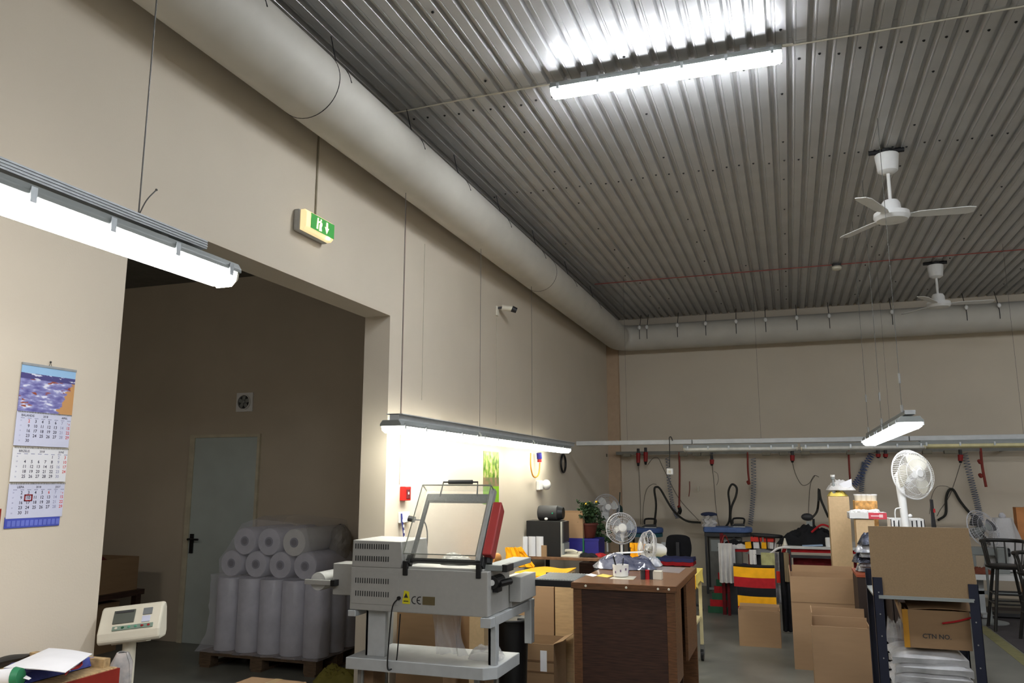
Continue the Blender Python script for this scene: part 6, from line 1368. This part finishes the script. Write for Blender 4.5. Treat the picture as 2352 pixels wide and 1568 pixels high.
cord('thin_cable', 'small loose cable end curling above the blue ironing table', 'cable', [(1640, 1082), (1648, 1088), (1650, 1102), (1646, 1114)], 12.794, .003, TCB)
cord('thin_cable', 'thin cable looping from rail plug to dark hose top', 'cable', [(1820, 1062), (1828, 1090), (1842, 1113), (1858, 1110), (1870, 1092), (1881, 1095)], 12.793, .004, TCB)
cord('thin_cable', 'thin cable falling to the upright steam gun', 'cable', [(1872, 1092), (1862, 1110), (1858, 1150), (1857, 1185)], 12.793, .004, TCB)
cord('thin_cable', 'thin cable falling from right red plug toward black stand', 'cable', [(2206, 1064), (2195, 1100), (2180, 1140), (2160, 1170), (2152, 1185)], 12.793, .004, TCB)
cord('thin_cable', 'thin faint cable arc above the black folded stand', 'cable', [(2135, 1180), (2140, 1140), (2152, 1118), (2172, 1116), (2186, 1122)], 12.794, .003, TCB)
cord('hose_hook', 'black wire hook rising above the trunking over the white box', 'hook', [(1538, 1073), (1538, 1020), (1537, 1006), (1541, 1003), (1545, 1012)], 9.8, .006, HG)
q = AY(1539, 1083, 9.8); pb_ = thing('pull_box', 'small white cube hanging on the black hook wire', 'switch', (q.x, 9.8, q.z-.035)); G().box(q.x-.038, 9.77, q.z-.035, q.x+.038, 9.83, q.z+.04).build('box', WHITE, pb_, bevel=.008); G().box(q.x-.015, 9.765, q.z-.015, q.x+.015, 9.77, q.z+.015).build('button', OFFW, pb_)
def redpipe(label, pts, r=.014, hooks=()):
    t = thing('red_pipe', label, 'pipe', AY(pts[0][0], pts[-1][1], 12.56)); G().tube([AY(a, b, 12.56) for a, b in pts], r, 8).build('pipe', RC, t, smooth=True)
    for a, b in hooks: p_ = AY(a, b, 12.55); G().ell(p_, (.03, .02, .03), 8, 6, .2, 2).build('knob', RC, t)
redpipe('long red pipe hanging from rail left of the blue ironing table', [(1560, 1038), (1561, 1090), (1560, 1165)], .014, ((1560, 1165),)); redpipe('short red pipe hanging from rail beside the coiled hose', [(1717, 1038), (1718, 1080), (1721, 1108)], .014, ((1719, 1108),))
redpipe('red pipe hanging from rail above the chipboard boxes', [(1949, 1034), (1951, 1080), (1954, 1115)]); redpipe('slanting rust red pipe with two knobs at right on back wall', [(2252, 1026), (2256, 1070), (2265, 1118)], .018, ((2250, 1060), (2252, 1092)))
cord('red_wire', 'short thin red wire on the wall between the ironing tables', 'wire', [(1584, 1105), (1584, 1125), (1582, 1140)], 12.79, .006, RC)
tag(G().box(AY(1602, 1122, 12.75).x, 12.75, AY(1602, 1128, 12.75).z, AY(1605, 1122, 12.75).x, 12.8, AY(1602, 1116, 12.75).z).build('wall_peg', OFFW), 'tiny pale peg on the back wall above the sleeve board', 'peg')
cord('black_valve', 'black valve hanging at the end of the long red pipe', 'valve', [(1560, 1165), (1562, 1172), (1559, 1180)], 12.3, .03, BLACK)
def coil(label, pts, r=.035, turns=26, m=None, wr=.005):
    P_ = cat([AY(a, b, 12.73) for a, b in pts], 12); L_ = len(P_)-1; out = []
    n = turns*7
    for i in range(n+1):
        t_ = i/n*L_; k = min(int(t_), L_-1); c = P_[k].lerp(P_[k+1], t_-k); d = (P_[k+1]-P_[k]).normalized(); a = d.orthogonal().normalized(); a = (Vector((1, .1, 0))-d*d.dot(Vector((1, .1, 0)))).normalized(); b = d.cross(a); an = 2*math.pi*i/7
        out.append(c+(a*math.cos(an)+b*math.sin(an))*r)
    return tag(G().tube(out, wr, 4, False).build('coiled_hose', m or mat('coil_blue', (112, 124, 146), .5), smooth=True), label, 'hose', 'coiled air hoses')
coil('faint blue coiled hose hanging behind the white hanging box', [(1533, 1050), (1537, 1110), (1545, 1160), (1556, 1190)], .03)
coil('blue grey coiled hose hanging right of the short red pipe', [(1730, 1052), (1731, 1110), (1728, 1160), (1723, 1205)], .035)
coil('strong blue coiled hose slanting down to the chipboard boxes', [(2003, 1042), (1990, 1065), (1975, 1095), (1962, 1115)], .045, 13, mat('coil_strong', (70, 96, 156), .5), .0055)
coil('blue coiled hose hanging behind the chipboard boxes', [(1985, 1060), (1981, 1090), (1978, 1130)], .035, 18)
coil('grey coiled hose dropping to the dark bladed fan at right', [(2215, 1040), (2230, 1100), (2243, 1150), (2253, 1195)], .04, 28)
q = AY(1422, 1165, 12.0); tag(G().tube([AY(1424, 1130, 12.69), AY(1423, 1150, 12.69), AY(1421, 1160, 12.69)], .008).ell(AY(1423, 1172, 12.66), (.05, .04, .08), 10, 7, .2, 6).build('hanging_sprig', mat('sprig', (46, 70, 66), .7)), 'dark green sprig ornament hanging on the pilaster above fan', 'ornament')
